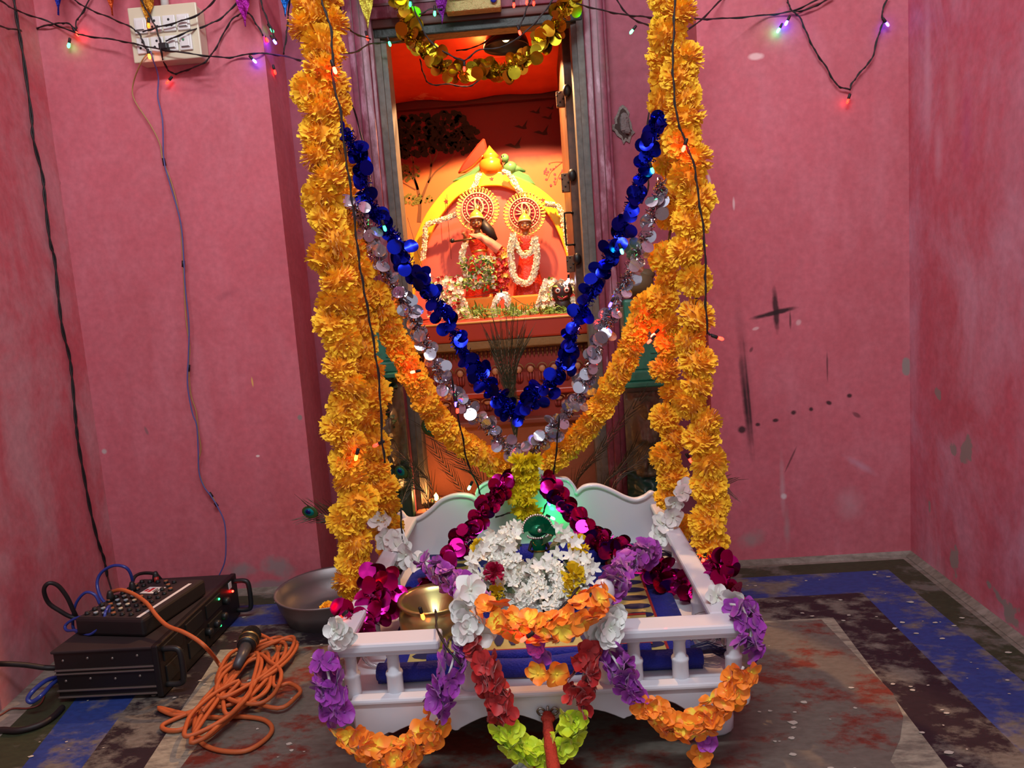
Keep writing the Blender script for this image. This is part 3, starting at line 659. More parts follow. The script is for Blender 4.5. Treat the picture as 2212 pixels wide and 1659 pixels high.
deity('flute_deity', 'left deity in red dress playing a flute before the golden halo', kb, HK, pm('brass brown skin', (.30, .11, .035), .35, .3), RSK, RSK, pm('black hair', (.012, .009, .009), .5),
      -.05, [((-.10, 0, .745), (-.165, -.06, .66), (-.14, -.13, .775), (-.6, -.3, .5)), ((.10, 0, .745), (.12, -.11, .655), (-.03, -.15, .765), (-.8, -.2, .4))], True, (P(1032, 452, YD+.06), .074), True)
f = thing('flute', 'thin dark flute held across the chest of the left deity', 'flute', P(1000, 520, YD-.05)); b = MB(); b.tube([P(978, 522, YD-.055), P(1042, 512, YD-.048)], .0032, 8); b.build('flute_pipe', BRASSD, f, True); b = MB(); b.ball(P(977, 520, YD-.055), .008, 8); b.build('flute_tassel', BLACK, f, True)
b = MB(); vs = []
sash = [((1012, 505), (1022, 512)), ((1040, 505), (1040, 520)), ((1062, 515), (1055, 535)), ((1085, 530), (1072, 548))]
for i, (a, c) in enumerate(sash): vs += [P(*a, YD-.05), P(*c, YD-.055), P(*c, YD-.05), P(*a, YD-.045)]
b.add(vs, [(i*4+j, i*4+(j+1) % 4, (i+1)*4+(j+1) % 4, (i+1)*4+j) for i in range(3) for j in range(4)]); tag(b.build('sash', pm('crimson striped sash', (.50, .03, .035), .5, 0, (.75, .30, .16), 60), None, True), 'crimson sash blowing across the shoulder of the left deity', 'sash')
rb = P(1145, 645, YD); hr_ = P(1130, 484, YD); HR = (hr_.z-rb.z)*1.07
deity('blessing_deity', 'right deity in red dress with one palm raised before the golden halo', rb, HR, pm('warm brown skin', (.42, .14, .045), .35, .2), RSK, RSK, pm('black hair'  , (.012, .009, .009), .5),
      0, [((-.10, 0, .745), (-.15, -.05, .60), (-.09, -.15, .66), (0, -.2, 1)), ((.10, 0, .745), (.145, -.04, .60), (.10, -.10, .50), (0, -.3, -1))], True, (P(1133, 462, YD+.06), .072))
# flower garlands on the deities
def garl(pts, r, lab, mat=CREAMF, Y=YD-.06, grp='garlands on the deities', name='flower_garland'):
    o = rope_of_florets(spline([P(x, y, Y) for x, y in pts], 4), r, 520, .0085).build(name, mat); return tag(o, lab, 'garland', grp)
garl([(1110, 510), (1103, 540), (1106, 575), (1112, 600), (1128, 612), (1145, 608), (1155, 585), (1160, 550), (1155, 515)], .013, 'long white garland looped round the neck of the right deity')
garl([(1108, 505), (1118, 535), (1130, 552), (1146, 545), (1153, 520)], .008, 'short inner white garland on the chest of the right deity')
garl([(1005, 528), (998, 550), (1003, 580), (1012, 605), (1030, 618), (1046, 602), (1054, 575), (1055, 550)], .011, 'white garland hanging down the front of the left deity')
b = MB()
for k in range(240):
    u = rnd(0, 1); x = rnd(992, 1070); y = rnd(552, 625); 
    leaf(b, P(x, y, YD-.075-rnd(0, .02)), (rnd(-1, 1), rnd(-1, -.1), rnd(-1, 1)), rnd(.010, .018), rnd(.003, .0055), random.choice((0, 0, 1)))
    if k % 5 == 0: floret(b, P(x, y, YD-.085), (rnd(-.5, .5), -1, rnd(-.5, .5)), .008, 5, 2)
tag(b.build('basil_garland', [LEAF, pm('young leaf', (.22, .30, .05), .5), CREAMF]), 'thick green basil leaf garland covering the skirt of the left deity', 'garland', None, 'stuff')
# pedestals, flower bed, small mask deity
PED = pm('saffron pedestal cloth', (.78, .28, .02), .6, 0, (.70, .22, .015), 12)
for (x0, x1, y0, y1, lab) in ((1000, 1072, 645, 689, 'saffron cloth pedestal under the left deity'), (1098, 1168, 640, 685, 'saffron cloth pedestal under the right deity')):
    a = P(x0, y0, YD-.02); c = P(x1, y1, YD-.02); o = MB().bbox((a.x, YD-.075, zs), (c.x, YD+.09, a.z), .006).build('pedestal', PED); tag(o, lab, 'pedestal', 'saffron pedestals')
def bed(name, lab, fn, n, mats, cat='flowers'):
    b = MB()
    for k in range(n): fn(b)
    return tag(b.build(name, mats), lab, cat, None, 'stuff')
def redb(b):
    p = P(rnd(1062, 1098), rnd(535, 640), YD-rnd(.0, .05)); floret(b, p, (rnd(-.7, .7), -1, rnd(-.2, .6)), rnd(.007, .012), 5, random.choice((0, 0, 1)))
bed('flower_bunch', 'column of red and gold flowers filling the gap between the two deities', redb, 150, [pm('red flower', (.55, .02, .02), .5), pm('gold paper flower', (.80, .36, .05), .4)])
def bedfn(x0, x1, y0, y1, Y0, Y1):
    def f(b):
        x, y = rnd(x0, x1), rnd(y0, y1); Y = rnd(Y0, Y1); p = P(x, y, Y); p.z = max(p.z, zs+.006)
        r = random.random()
        if r < .62: floret(b, p, (rnd(-.7, .7), -1, rnd(-.2, .9)), rnd(.007, .011), 5, 0)
        elif r < .9: leaf(b, p, (rnd(-1, 1), rnd(-1, -.2), rnd(-.4, .9)), rnd(.014, .026), rnd(.003, .006), 1)
        else: floret(b, p, (0, -1, .3), .009, 6, 2)
    return f
FB = [CREAMF, LEAF, pm('red flower', (.55, .02, .02), .5)]
bed('flower_bed', 'heap of white flowers and red petals at the left end of the altar', bedfn(925, 1000, 600, 688, YD-.20, YD-.05), 330, FB)
bed('flower_bed', 'heap of white flowers around the small mask at the right end of the altar', bedfn(1172, 1250, 605, 682, YD-.22, YD-.08), 330, FB)
def grass(b):
    x = rnd(1005, 1240); p = P(x, rnd(668, 690), YD-rnd(.16, .30)); p.z = max(p.z, zs+.002); leaf(b, p, (rnd(-1, 1), rnd(-.7, .1), rnd(0, .7)), rnd(.02, .035), .0025, 0)
bed('grass_strip', 'strip of green grass and leaves along the front edge of the altar', grass, 420, [LEAF], 'grass')
for pts, lab in (([(975, 632), (1000, 650), (1010, 680), (1030, 690)], 'white garland falling over the left side of the left pedestal'), ([(1070, 690), (1068, 665), (1078, 640), (1095, 640), (1100, 668), (1125, 678), (1155, 675)], 'white garland peaked between the two pedestals'),
                 ([(1155, 672), (1165, 655), (1172, 632), (1178, 610)], 'white garland rising at the right of the right pedestal')):
    garl(pts, .012, lab, CREAMF, YD-.13, 'garlands over the pedestals')
mk_ = thing('mask_deity', 'small dark mask face with round white eyes among flowers at right', 'deity figure', P(1214, 668, YD-.2))
c = P(1214, 630, YD-.2)
b = MB(); b.ball(c, (.034, .022, .036), 16); b.ball(c+V((0, 0, -.045)), (.028, .02, .03), 12); b.build('body', pm('dark painted wood', (.05, .02, .015), .5), mk_, True)
b = MB()
for s in (-1, 1):
    b.ball(c+V((s*.014, -.020, .004)), (.010, .006, .010), 12, 0); b.ball(c+V((s*.014, -.0245, .004)), (.0075, .003, .0075), 10, 1); b.ball(c+V((s*.014, -.027, .004)), (.004, .002, .004), 8, 2)
b.build('eyes', [pm('painted red ring', (.5, .05, .04), .4), pm('painted white', (.85, .8, .7), .4), BLACK], mk_, True)
b = MB(); b.tube(spline([c+V((x, -.022-.003, z)) for x, z in ((-.016, -.014), (0, -.021), (.016, -.014))], 4), .003, 6); b.build('mouth', pm('red lips', (.45, .03, .03), .4), mk_, True)
# star lights on the altar (cool white LEDs) come with the altar string
# ================================================================== CARVED PILASTERS beside the doorway
GRP = worn('green painted stone', (.025, .22, .135), (.06, .14, .09), .62, 12, (1, 1, .4), 0, .35, .1, (.03, .05, .035))
BRZ = pm('dark carved stone', (.20, .145, .085), .40, .1, (.085, .065, .040), 14, bump=.5, bscale=40)
def relief(b, cx, cz, w, h, Y, bumps, mi=0, nx=34, nz=46):
    vs = []
    for j in range(nz+1):
        for i in range(nx+1):
            u, v = 2*i/nx-1, 2*j/nz-1; d = .012*(1-u*u)
            for (bu, bv, su, sv, a) in bumps: d += a*math.exp(-((u-bu)/su)**2-((v-bv)/sv)**2)
            d += .004*NZ.noise(V((u*5, v*6, 2)))
            vs.append((cx+u*w/2, Y-d, cz+v*h/2))
    b.add(vs, [(j*(nx+1)+i, j*(nx+1)+i+1, (j+1)*(nx+1)+i+1, (j+1)*(nx+1)+i) for j in range(nz) for i in range(nx)], mi)
FIG = [(0, .62, .28, .16, .045), (-.13, .66, .06, .04, -.014), (.13, .66, .06, .04, -.014), (0, .60, .05, .07, .014), (0, .78, .42, .10, .03), (0, .50, .14, .03, .008),
       (0, .15, .45, .30, .05), (-.42, .12, .16, .28, .03), (.42, .12, .16, .28, .03), (-.2, .0, .3, .08, .02), (.2, -.08, .28, .07, .022), (0, -.35, .4, .22, .04), (-.28, -.62, .2, .18, .05), (.28, -.62, .2, .18, .05), (0, -.85, .6, .1, .03)]
def pilaster(px0, px1, ytop, ycap, yrel, ybot, lab, peak):
    Y = .085; a = P(px0, ycap, Y); c = P(px1, ycap, Y); zc = P((px0+px1)/2, ycap, Y).z; zr = P((px0+px1)/2, yrel, Y).z; zb = max(.16, P((px0+px1)/2, ybot, Y).z); zt = P((px0+px1)/2, ytop, Y).z
    xm = (a.x+c.x)/2; w = c.x-a.x
    t = thing('carved_pilaster', lab, 'pilaster', (xm, .12, 0), 'carved pilasters flanking the shrine door')
    MB().bbox((a.x+w*.04, Y+.012, 0), (c.x-w*.04, .13, zt)).build('shaft', BRZ, t)
    b = MB(); relief(b, xm, (zc+zr)/2-.02, w*.96, (zc-zr), Y+.014, FIG); b.build('carved_figure', BRZ, t, True)
    b = MB(); b.bbox((a.x-.004, Y-.035, zc-.002), (c.x+.004, .13, zc+.014), .004); b.bbox((a.x+w*.03, Y-.02, zc+.012), (c.x-w*.03, .13, zc+.045), .006)
    b.prism([(a.x+w*.08, Y-.015, zc+.045), (c.x-w*.08, Y-.015, zc+.045), (c.x-w*.14, Y-.015, zc+.09), (xm+w*.10, Y-.015, zc+.125), (xm+w*.04, Y-.015, zc+.15), (xm-w*.04, Y-.015, zc+.15), (xm-w*.10, Y-.015, zc+.125), (a.x+w*.14, Y-.015, zc+.09)], (0, .09, 0))
    for k in range(3): b.box((xm+w*.16, Y-.019, zc+.055+.016*k), (c.x-w*.12, Y-.01, zc+.060+.016*k))
    o = b.build('green_canopy', GRP, t); o.modifiers.new('b', 'BEVEL').width = .002
    MB().bbox((a.x+w*.12, Y+.0, zc+.14), (xm-w*.05 if peak else c.x-w*.3, .13, zt+.02), .008).build('green_shaft', GRP, t)
    b = MB(); relief(b, xm, zr-.045, w, .10, Y+.005, [(-.3, 0, .35, .5, .04), (.4, .1, .3, .5, .035), (0, -.5, .5, .3, .03)]); b.bbox((a.x, Y+.005, zb-.16), (c.x, .13, zr-.02), .01); b.build('green_foot', pm('dark green foot', (.012, .045, .03), .35), t, True)
    if peak:
        b = MB(); q = P(1378, 612, Y); b.ball(q, (.044, .035, .034), 14); b.ball(q+V((.02, 0, .02)), (.026, .022, .02), 10)
        for v in range(len(b.v)): p = V(b.v[v]); b.v[v] = tuple(p+NZ.noise_vector(p*50)*.005)
        b.build('conch_finial', pm('olive stone', (.19, .14, .06), .55, 0, (.10, .08, .04), 12), t, True)
    return t
pilaster(1345, 1438, 660, 832, 1020, 1090, 'carved dark stone pilaster with green peaked canopy right of the altar', True)
pilaster(790, 866, 650, 815, 1000, 1090, 'carved dark stone pilaster with green canopy half hidden by the left marigolds', False)
b = MB()
for k in range(150):
    u = random.random(); p = P(832+14*sin(u*9)+rnd(-12, 12), 815+110*u, .055+rnd(-.008, .008)); leaf(b, p, (rnd(-1, 1), -.6, rnd(-1, .6)), rnd(.010, .018), rnd(.005, .009))
tag(b.build('leaf_garland', DLEAF), 'short dark green leaf garland hanging on the left carved pilaster', 'garland', None, 'stuff')
# ================================================================== PEACOCK FEATHERS
STEM = pm('feather quill', (.30, .20, .12), .4); BARB = pm('feather barbs', (.050, .042, .020), .5, .2, (.02, .035, .016), 80)
EYE1, EYE2, EYE3 = pm('feather bronze green', (.05, .12, .03), .3, .5), pm('feather teal', (.0, .22, .20), .25, .6), pm('feather deep blue', (.006, .012, .16), .25, .6)
def feather(pts, lab, eye=True, eyesize=.014, barbs=60, bl=.035, spread=.35, base=0.0, grp='peacock feathers'):
    pts = ([V((pts[0].x, pts[0].y, .004))] if pts[0].y > -.15 else [])+list(pts); pp = spline(pts, 8); n = len(pp); t = thing('peacock_feather', lab, 'feather', pp[0], grp)
    b = MB(); b.tube(pp, [.0016*(1-.7*i/(n-1)) for i in range(n)], 5); b.build('quill', STEM, t, True)
    b = MB()
    for k in range(barbs):
        u = base+(1-base)*(k/barbs); i = min(n-2, int(u*(n-1))); d = (pp[i+1]-pp[i]).normalized(); s = d.cross(V((0, -1, 0))); s = s.normalized() if s.length > .01 else V((1, 0, 0))
        sg = 1 if k % 2 else -1; l = bl*rnd(.6, 1.1); q = pp[i]
        b.tube([q, q+d*l*.5+s*sg*l*spread*.6+V((0, rnd(-.1, .1)*l, 0)), q+d*l*.95+s*sg*l*spread+V((0, rnd(-.2, .2)*l, rnd(-.1, .1)*l))], [.0011, .0008, .0003], 3)
    b.build('barbs', BARB, t)
    if eye:
        d = (pp[-1]-pp[-3]).normalized(); c = pp[-1]; m = M.Translation(c+V((0, -.004, 0))) @ V((1, 0, 0)).rotation_difference(V((d.x, 0, d.z)).normalized()).to_matrix().to_4x4()
        b = MB()
        for q, (s, mi, dx) in enumerate(((1.5, 0, .1), (1.0, 1, .25), (.62, 2, .4))): b.ball((0, 0, 0), (1, 1, 1), 14, mi); k = len(b.v)//(q+1); b.v[-k:] = [tuple(m @ V((p[0]*eyesize*s+dx*eyesize, p[1]*.0012*(q+1)*.8, p[2]*eyesize*s*.75))) for p in b.v[-k:]]
        b.build('eye_spot', [EYE1, EYE2, EYE3], t, True)
for k, (x, y) in enumerate(((1062, 735), (1078, 722), (1100, 712), (1120, 722), (1132, 740))):
    feather([P(1118, 1000, .03), P(1110, 900, .05), P(1098+(x-1098)*.35, 810, .06), P(x, y, .06)], ('leftmost', 'second from left', 'middle tallest', 'second from right', 'rightmost')[k]+' plume of the brown feather bunch behind the blue tinsel point', False, barbs=95, bl=.08, spread=.16, base=.35, grp='plumes of the standing feather bunch')
feather([P(925, 1085, .02), P(900, 1050, .03), P(868, 1020, .03)], 'peacock feather with blue eye leaning left beside the oil lamp', barbs=70, bl=.05)
feather([P(935, 1060, .0), P(905, 1020, .02), P(850, 965, .04)], 'bare brown peacock feather slanting up across the left door post', False, barbs=60, bl=.05)
feather([P(865, 1120, -.03), P(870, 1080, -.02), P(905, 1000, .02)], 'brown feather standing upright against the left door post', False, barbs=50, bl=.05)
feather([P(1050, 1060, .02), P(1000, 1000, .03), P(930, 925, .04)], 'dark peacock feather lying behind the left marigold swag', True, .018, barbs=110, bl=.075)
feather([P(790, 1150, -.22), P(735, 1120, -.24), P(672, 1106, -.26)], 'peacock feather with green eye sticking out left of the marigold rope', True, .013, 90, .055, .55)
feather([P(1235, 1065, .02), P(1290, 980, .03), P(1395, 850, .035)], 'long brown peacock feather slanting across the right pilaster', False, barbs=170, bl=.06, spread=.22)
feather([P(1300, 1065, .02), P(1340, 1010, .02), P(1372, 966, .02)], 'short feather with pale quill before the right pilaster', False, barbs=60, bl=.06, spread=.25)
feather([P(1320, 1062, .02), P(1375, 1000, .03), P(1440, 950, .03)], 'feather fanning right behind the right rear marigold rope', False, barbs=80, bl=.06)
feather([P(1505, 1030, -.2), P(1540, 1042, -.22), P(1572, 1050, -.24)], 'dark feather tip poking out right of the right marigold rope', False, barbs=40, bl=.045, spread=.7)
feather([P(1035, 1120, -.1), P(985, 1040, .0), P(930, 960, .02)], 'thin dark feather rising behind the green fairy light', False, barbs=70, bl=.05)
# ================================================================== SWING CRADLE
WP = pm('white gloss paint', (.68, .68, .73), .22, 0, (.63, .63, .68), 10, coat=.3)
SX0, SX1, SYF, SYB, SZ = -.378, .297, -.79, -.115, .119
RZ = .221
sw = thing('cradle_swing', 'white painted wooden cradle swing with scrolled back and baluster rails', 'swing', ((SX0+SX1)/2, -.45, 0))
MB().bbox((SX0+.006, SYF+.012, SZ-.028), (SX1-.006, SYB, SZ), .004).build('seat_board', WP, sw)
# front apron, scalloped below
ap = []; zt = SZ+.001
x0, x1 = SX0+.033, SX1
ap = [(x0, zt), (x0, .060)]
def sc(xa, xb, z, d): return [(xa+(xb-xa)*t/8, z+d*sin(pi*t/8)) for t in range(9)]
k = [-.29, -.176, -.03, .10, .205]
ap += [(x0+.03, .058), (k[0]-.012, .060), (k[0], .066)]+sc(k[0]+.006, k[1]-.006, .064, .016)+[(k[1], .064)]+sc(k[1]+.004, k[2]-.004, .068, .022)+[(k[2], .070)]+sc(k[2]+.004, k[3]-.006, .070, .020)+[(k[3], .074)]+sc(k[3]+.004, k[4]-.004, .074, .026)+[(k[4], .072), (k[4]+.03, .078), (x1-.03, .082), (x1-.012, .082), (x1-.003, .086), (x1, .095), (x1, zt)]
b = MB(); b.prism([(x, SYF, z) for x, z in ap], (0, .018, 0)); o = b.build('front_apron', WP, sw); o.modifiers.new('b', 'BEVEL').width = .0025
for s, x in ((0, SX0+.006), (1, SX1-.022)):
    b = MB(); b.bbox((x, SYF+.012, SZ-.04), (x+.016, SYB, SZ-.002), .003); b.build('side_apron', WP, sw)
b = MB(); b.bbox((SX0+.03, SYF-.004, SZ-.003), (SX1+.003, SYF+.02, SZ+.008), .004); b.build('front_moulding', WP, sw)
# feet
for (x, y) in ((-.335, -.74), (.255, -.72), (-.335, -.18), (.255, -.18)):
    b = MB(); b.lathe([(.020, 0), (.027, .008), (.028, .03), (.022, .045), (.026, .085)], 16, M.Translation((x, y, 0)) @ M.Diagonal((1.1, 1, 1, 1))); b.build('foot', WP, sw, True)
# backrest
YBk = SYB
def bk(pts): return [P(x, y, YBk) for x, y in pts]
left = bk(spline_px([(858, 1118), (866, 1106), (880, 1120), (905, 1117), (930, 1100), (955, 1078), (985, 1068), (1015, 1070), (1032, 1080)]))
scl = bk(spline_px([(1034, 1078), (1030, 1062), (1040, 1047), (1060, 1038), (1082, 1036), (1100, 1030)]))
cen = bk(spline_px([(1100, 1030), (1115, 1012), (1140, 1002), (1165, 1010), (1182, 1026)]))
scr = bk(spline_px([(1182, 1026), (1205, 1032), (1226, 1034), (1240, 1050), (1244, 1064)]))
right = bk(spline_px([(1244, 1064), (1262, 1050), (1290, 1047), (1320, 1057), (1350, 1072), (1372, 1078), (1392, 1072), (1408, 1062), (1424, 1074)]))
outl = left+scl+cen+scr+right
poly = [(outl[0].x, YBk, .09)]+[(p.x, YBk, p.z) for p in outl]+[(outl[-1].x, YBk, .09)]
b = MB(); b.prism(poly[::-1], (0, .018, 0)); o = b.build('backrest', WP, sw); o.modifiers.new('b', 'BEVEL').width = .002
for sg in (left, right, scl, scr): MB().tube([p+V((0, -.001, -.003)) for p in sg], .006 if len(sg) > 24 else .0045, 8).build('backrest_bead', WP, sw, True)
# rails and balusters
def baluster(x, y, z0=SZ, z1=RZ-.020):
    h = z1-z0; b = MB(); b.lathe([(.0125, 0), (.0135, h*.05), (.0135, h*.42), (.0145, h*.46), (.0135, h*.50), (.0105, h*.52), (.0098, h*.80), (.0112, h*.86), (.0098, h*.90), (.0125, h*.95), (.0125, h)], 18, M.Translation((x, y, z0)))
    b.build('baluster', WP, sw, True)
yr = -.765
def rail(lo, hi): b = MB(); b.bbox(lo, hi, .005); b.bbox((lo[0]+.004, lo[1]+.004, lo[2]-.005), (hi[0]-.004, hi[1]-.004, lo[2]+.004), .002); return b.build('rail', WP, sw)
xl1 = -.195; xr0 = .085
rail((SX0, yr-.026, RZ-.018), (xl1, yr+.022, RZ)); rail((xr0, yr-.026, RZ-.018), (SX1+.004, yr+.022, RZ))
rail((SX0-.004, yr+.02, RZ-.016), (SX0+.034, SYB, RZ)); rail((SX1-.050, yr+.02, RZ-.016), (SX1-.012, SYB, RZ))
for x in (-.349, -.278): baluster(x, yr)
for x in (.118, .192, .278): baluster(x, yr)
for y in (-.56, -.35): baluster(SX0+.016, y); baluster(SX1-.03, y)
for x in (P(1010, 1380, yr).x, P(1310, 1370, yr).x):
    b = MB(); zt = .292; b.lathe([(.017, 0), (.018, .02), (.015, .03), (.013, .075), (.019, .08), (.019, .088), (.014, .095), (.014, .125), (.017, .13), (.010, .137), (.0155, .146), (.0178, .157), (.0168, .167), (.012, .175), (.001, .179)], 20, M.Translation((x, yr, SZ))); b.build('finial_post', WP, sw, True)
# clear acrylic rings for the ropes, red pull strap on its hook
CLEAR = pm('clear acrylic', (.9, .88, .88), .06, trans=.92, ior=1.45)
for x, y, lab in ((-.325, -.68, 'clear acrylic ring standing on the seat behind the left baluster'), (.255, -.66, 'clear acrylic ring standing on the seat behind the right balusters')):
    t = thing('acrylic_ring', lab, 'ring', (x, y, SZ), 'clear acrylic rings'); b = MB(); b.tube([(x+.028*cos(a), y, SZ+.033+.028*sin(a)) for a in [2*pi*i/28 for i in range(29)]], .004, 8); b.build('ring_hoop', CLEAR, t, True)
    b = MB(); b.lathe([(.011, 0), (.008, .006), (.004, .012), (.007, .02), (.004, .028), (.001, .03)], 12, M.Translation((x+.03, y-.02, SZ))); b.build('ring_foot', CLEAR, t, True)
hk_ = P(1183, 1530, SYF-.004); t = thing('pull_strap', 'long red cloth pull strap tied to the hook on the front of the swing', 'strap', hk_)
b = MB(); 
for s in (-1, 1): b.tube(spline([hk_+V((s*.002, 0, -.008)), hk_+V((s*.010, -.003, .002)), hk_+V((s*.017, -.003, -.002)), hk_+V((s*.012, -.003, -.009)), hk_+V((s*.003, -.004, -.006))], 3), .002, 6)
b.tube([hk_+V((0, 0, .004)), hk_+V((0, -.004, -.012))], .002, 6); b.build('hook', pm('steel hook', (.35, .33, .30), .3, .9), t, True)
b = MB(); sp_ = spline([P(1183, 1536, SYF-.009), P(1183, 1556, SYF-.016), P(1187, 1600, SYF-.05), P(1196, 1660, SYF-.11), P(1206, 1720, SYF-.18)], 5)
b.tube(sp_, [.004]+[.0075+.0025*min(1, i/14)+.0006*sin(i*2) for i in range(len(sp_)-1)], 10); b.ball(P(1184, 1552, SYF-.016), (.012, .009, .008), 10); b.build('cloth_strap', pm('red cotton strap', (.42, .030, .014), .75, 0, (.30, .018, .010), 60, bump=.5, bscale=200), t, True)
# ================================================================== BLUE CARPET ON THE SEAT
BLUE = pm('royal blue plush', (.012, .018, .32), .85, 0, (.006, .008, .16), 70, sheen=.05, bump=.5, bscale=300)
YB_ = pm('yellow woven border', (.52, .44, .16), .8, 0, (.42, .33, .10), 120); NVY = pm('navy woven leaf', (.020, .020, .085), .8); RDL = pm('red woven line', (.35, .02, .02), .8)
cp = thing('seat_carpet', 'blue plush seat carpet with yellow leaf patterned border on the swing', 'carpet', (-.04, -.45, SZ))
cx0, cx1, cy0, cy1 = -.315, .235, -.735, -.15
CZ = SZ+.001
def sheet(x0, x1, y0, y1, z, th, m, name, n=12):
    b = MB(); vs = []
    for i in range(n+1):
        for j in range(n+1):
            x = x0+(x1-x0)*i/n; y = y0+(y1-y0)*j/n; vs.append((x, y, z+.004*NZ.noise(V((x*9, y*9, 0)))+.003))
    b.add(vs, [(i*(n+1)+j, (i+1)*(n+1)+j, (i+1)*(n+1)+j+1, i*(n+1)+j+1) for i in range(n) for j in range(n)]); o = b.build(name, m, cp, True); o.modifiers.new('t', 'SOLIDIFY').thickness = th; return o
o = sheet(cx0, cx1, cy0, cy1, CZ+.008, .010, BLUE, 'pile')
# rolled front edge
b = MB(); b.tube(spline([(x, cy0+.01+.004*sin(x*30), CZ+.016+.002*sin(x*17)) for x in [cx0+(cx1-cx0)*i/14 for i in range(15)]], 3), .015, 12)
b.tube(spline([(x, cy0+.038, CZ+.020) for x in [cx0+.08+(cx1-cx0-.16)*i/8 for i in range(9)]], 3), .010, 10); b.build('rolled_edge', BLUE, cp, True)
# borders: front strip rising over the fold, and the right strip
b = MB(); zb = CZ+.022; fx0, fx1 = -.20, .16
b.add([(fx0, cy0+.05, zb), (fx1, cy0+.05, zb), (fx1, cy0+.125, zb+.020), (fx0, cy0+.125, zb+.020)], [(0, 1, 2, 3)], 0)
for i in range(14):
    x = fx0+(fx1-fx0)*(i+.5)/14; 
    b.add([(x+q*.011*cos(a) if 0 else x+.010*cos(a)*(1 if sin(a) > 0 else 1), cy0+.0875+.026*sin(a), zb+.0115+.0068*sin(a)) for a in [2*pi*j/10 for j in range(10)] for q in (1,)], [tuple(range(10))], 1)
for yy, zz in ((.050, 0), (.122, .0195)): b.add([(fx0, cy0+yy, zb+zz+.0006), (fx1, cy0+yy, zb+zz+.0006), (fx1, cy0+yy+.005, zb+zz+.002), (fx0, cy0+yy+.005, zb+zz+.002)], [(0, 1, 2, 3)], 2)
bx0, bx1, by0, by1 = .118, .182, -.70, -.16; zz = CZ+.019
b.add([(bx0, by0, zz), (bx1, by0, zz), (bx1, by1, zz), (bx0, by1, zz)], [(0, 1, 2, 3)], 0)
for i in range(14):
    y = by0+(by1-by0)*(i+.5)/14; b.add([(bx0+.035+.030*cos(a), y+.0125*sin(a), zz+.0006) for a in [2*pi*j/10 for j in range(10)]], [tuple(range(10))], 1)
for xx in (bx0-.004, bx1-.001): b.add([(xx, by0, zz+.0007), (xx+.005, by0, zz+.0007), (xx+.005, by1, zz+.0007), (xx, by1, zz+.0007)], [(0, 1, 2, 3)], 2)
bl0, bl1 = -.27, -.20
b.add([(bl0, by0, zz), (bl1, by0, zz), (bl1, by1, zz), (bl0, by1, zz)], [(0, 1, 2, 3)], 0)
for i in range(14):
    y = by0+(by1-by0)*(i+.5)/14; b.add([(bl0+.035+.030*cos(a), y+.0125*sin(a), zz+.0006) for a in [2*pi*j/10 for j in range(10)]], [tuple(range(10))], 1)
b.build('leaf_border', [YB_, NVY, RDL], cp)
for y0 in (-.70, -.64, -.25):
    b = MB()
    for k in range(24):
        s = 1 if y0 > -.69 else 1; q = V((cx1-.01, y0+rnd(-.015, .015), CZ+.014)); b.tube([q, q+V((.03, rnd(-.01, .01), .004)), q+V((rnd(.05, .075), rnd(-.02, .02), -.008))], [.0012, .001, .0006], 4)
    b.build('tassel', pm('navy tassel thread', (.006, .007, .05), .8), cp)
# bolster roll visible at the back left
bl = thing('bolster', 'dark blue plush bolster lying at the left of the swing seat', 'cushion', (-.28, -.30, CZ+.05)); b = MB(); b.tube(spline([(-.295, -.45, CZ+.040), (-.295, -.42, CZ+.042), (-.29, -.37, CZ+.042), (-.285, -.34, CZ+.040)], 4), .026, 16); b.build('bolster_cover', BLUE, bl, True)
bl = thing('bolster', 'dark blue plush cushion behind the flower mound on the swing', 'cushion', (-.03, -.2, CZ+.05)); b = MB(); b.tube(spline([(-.15, -.27, CZ+.035), (-.08, -.27, CZ+.04), (.06, -.27, CZ+.04), (.13, -.27, CZ+.035)], 4), [.012]+[.026]*11+[.012], 16); b.build('bolster_cover', BLUE, bl, True)
# brass water pot
bp_ = Q(960, 1335, SZ+.06); px_ = P(955, 1335, -.62)
pot = thing('brass_pot', 'shiny brass pot on the carpet behind the left front rail', 'pot', (px_.x, -.62, CZ+.015)); b = MB()
b.lathe([(.040, 0), (.060, .004), (.066, .02), (.067, .045), (.064, .060), (.060, .064), (.060, .070), (.068, .075), (.067, .078), (.057, .074), (.055, .065), (.001, .02)], 40, M.Translation((-.232, -.60, CZ+.015)), cap=False)
b.build('pot_body', pm('polished brass', (.66, .55, .22), .30, .9, (.55, .45, .16), 20), pot, True)
# ================================================================== SWING DEITY under flowers
ddb = V((P(1168, 1230, -.40).x, -.40, CZ+.018)); HD = .135
GT = pm('green tinsel silk', (.0, .20, .085), .25, .4, (.0, .11, .05), 60)
deity('cradle_deity', 'small dark deity with green jewelled crown among white flowers on the swing', ddb, HD, pm('black stone skin', (.025, .016, .012), .3), pm('pale green silk', (.30, .36, .22), .5), GT, pm('black hair', (.012, .009, .009), .5), 0,
      [((-.10, 0, .745), (-.16, -.05, .62), (-.10, -.14, .62), (0, -.4, .6)), ((.10, 0, .745), (.16, -.05, .62), (.10, -.14, .62), (0, -.4, .6))], False)
ct = thing('green_turban', 'green fan turban edged with silver beads on the cradle deity', 'crown', ddb+V((0, 0, HD)))
hc = ddb+V((0, -.01, HD*.99)); b = MB()
for k in range(9):
    a = pi*(k+.5)/9; d = V((cos(a), -.15, sin(a))); b.petal(hc+V((0, -.008, 0)), d, (0, -1, 0), .030, .010, .1, .9, rows=3)
for k in range(5): a = pi*(k+.5)/5-.2; b.petal(hc+V((.016, -.02, -.004)), V((cos(a), -.2, sin(a)*.8)), (0, -1, 0), .022, .009, .2, .9, rows=3)
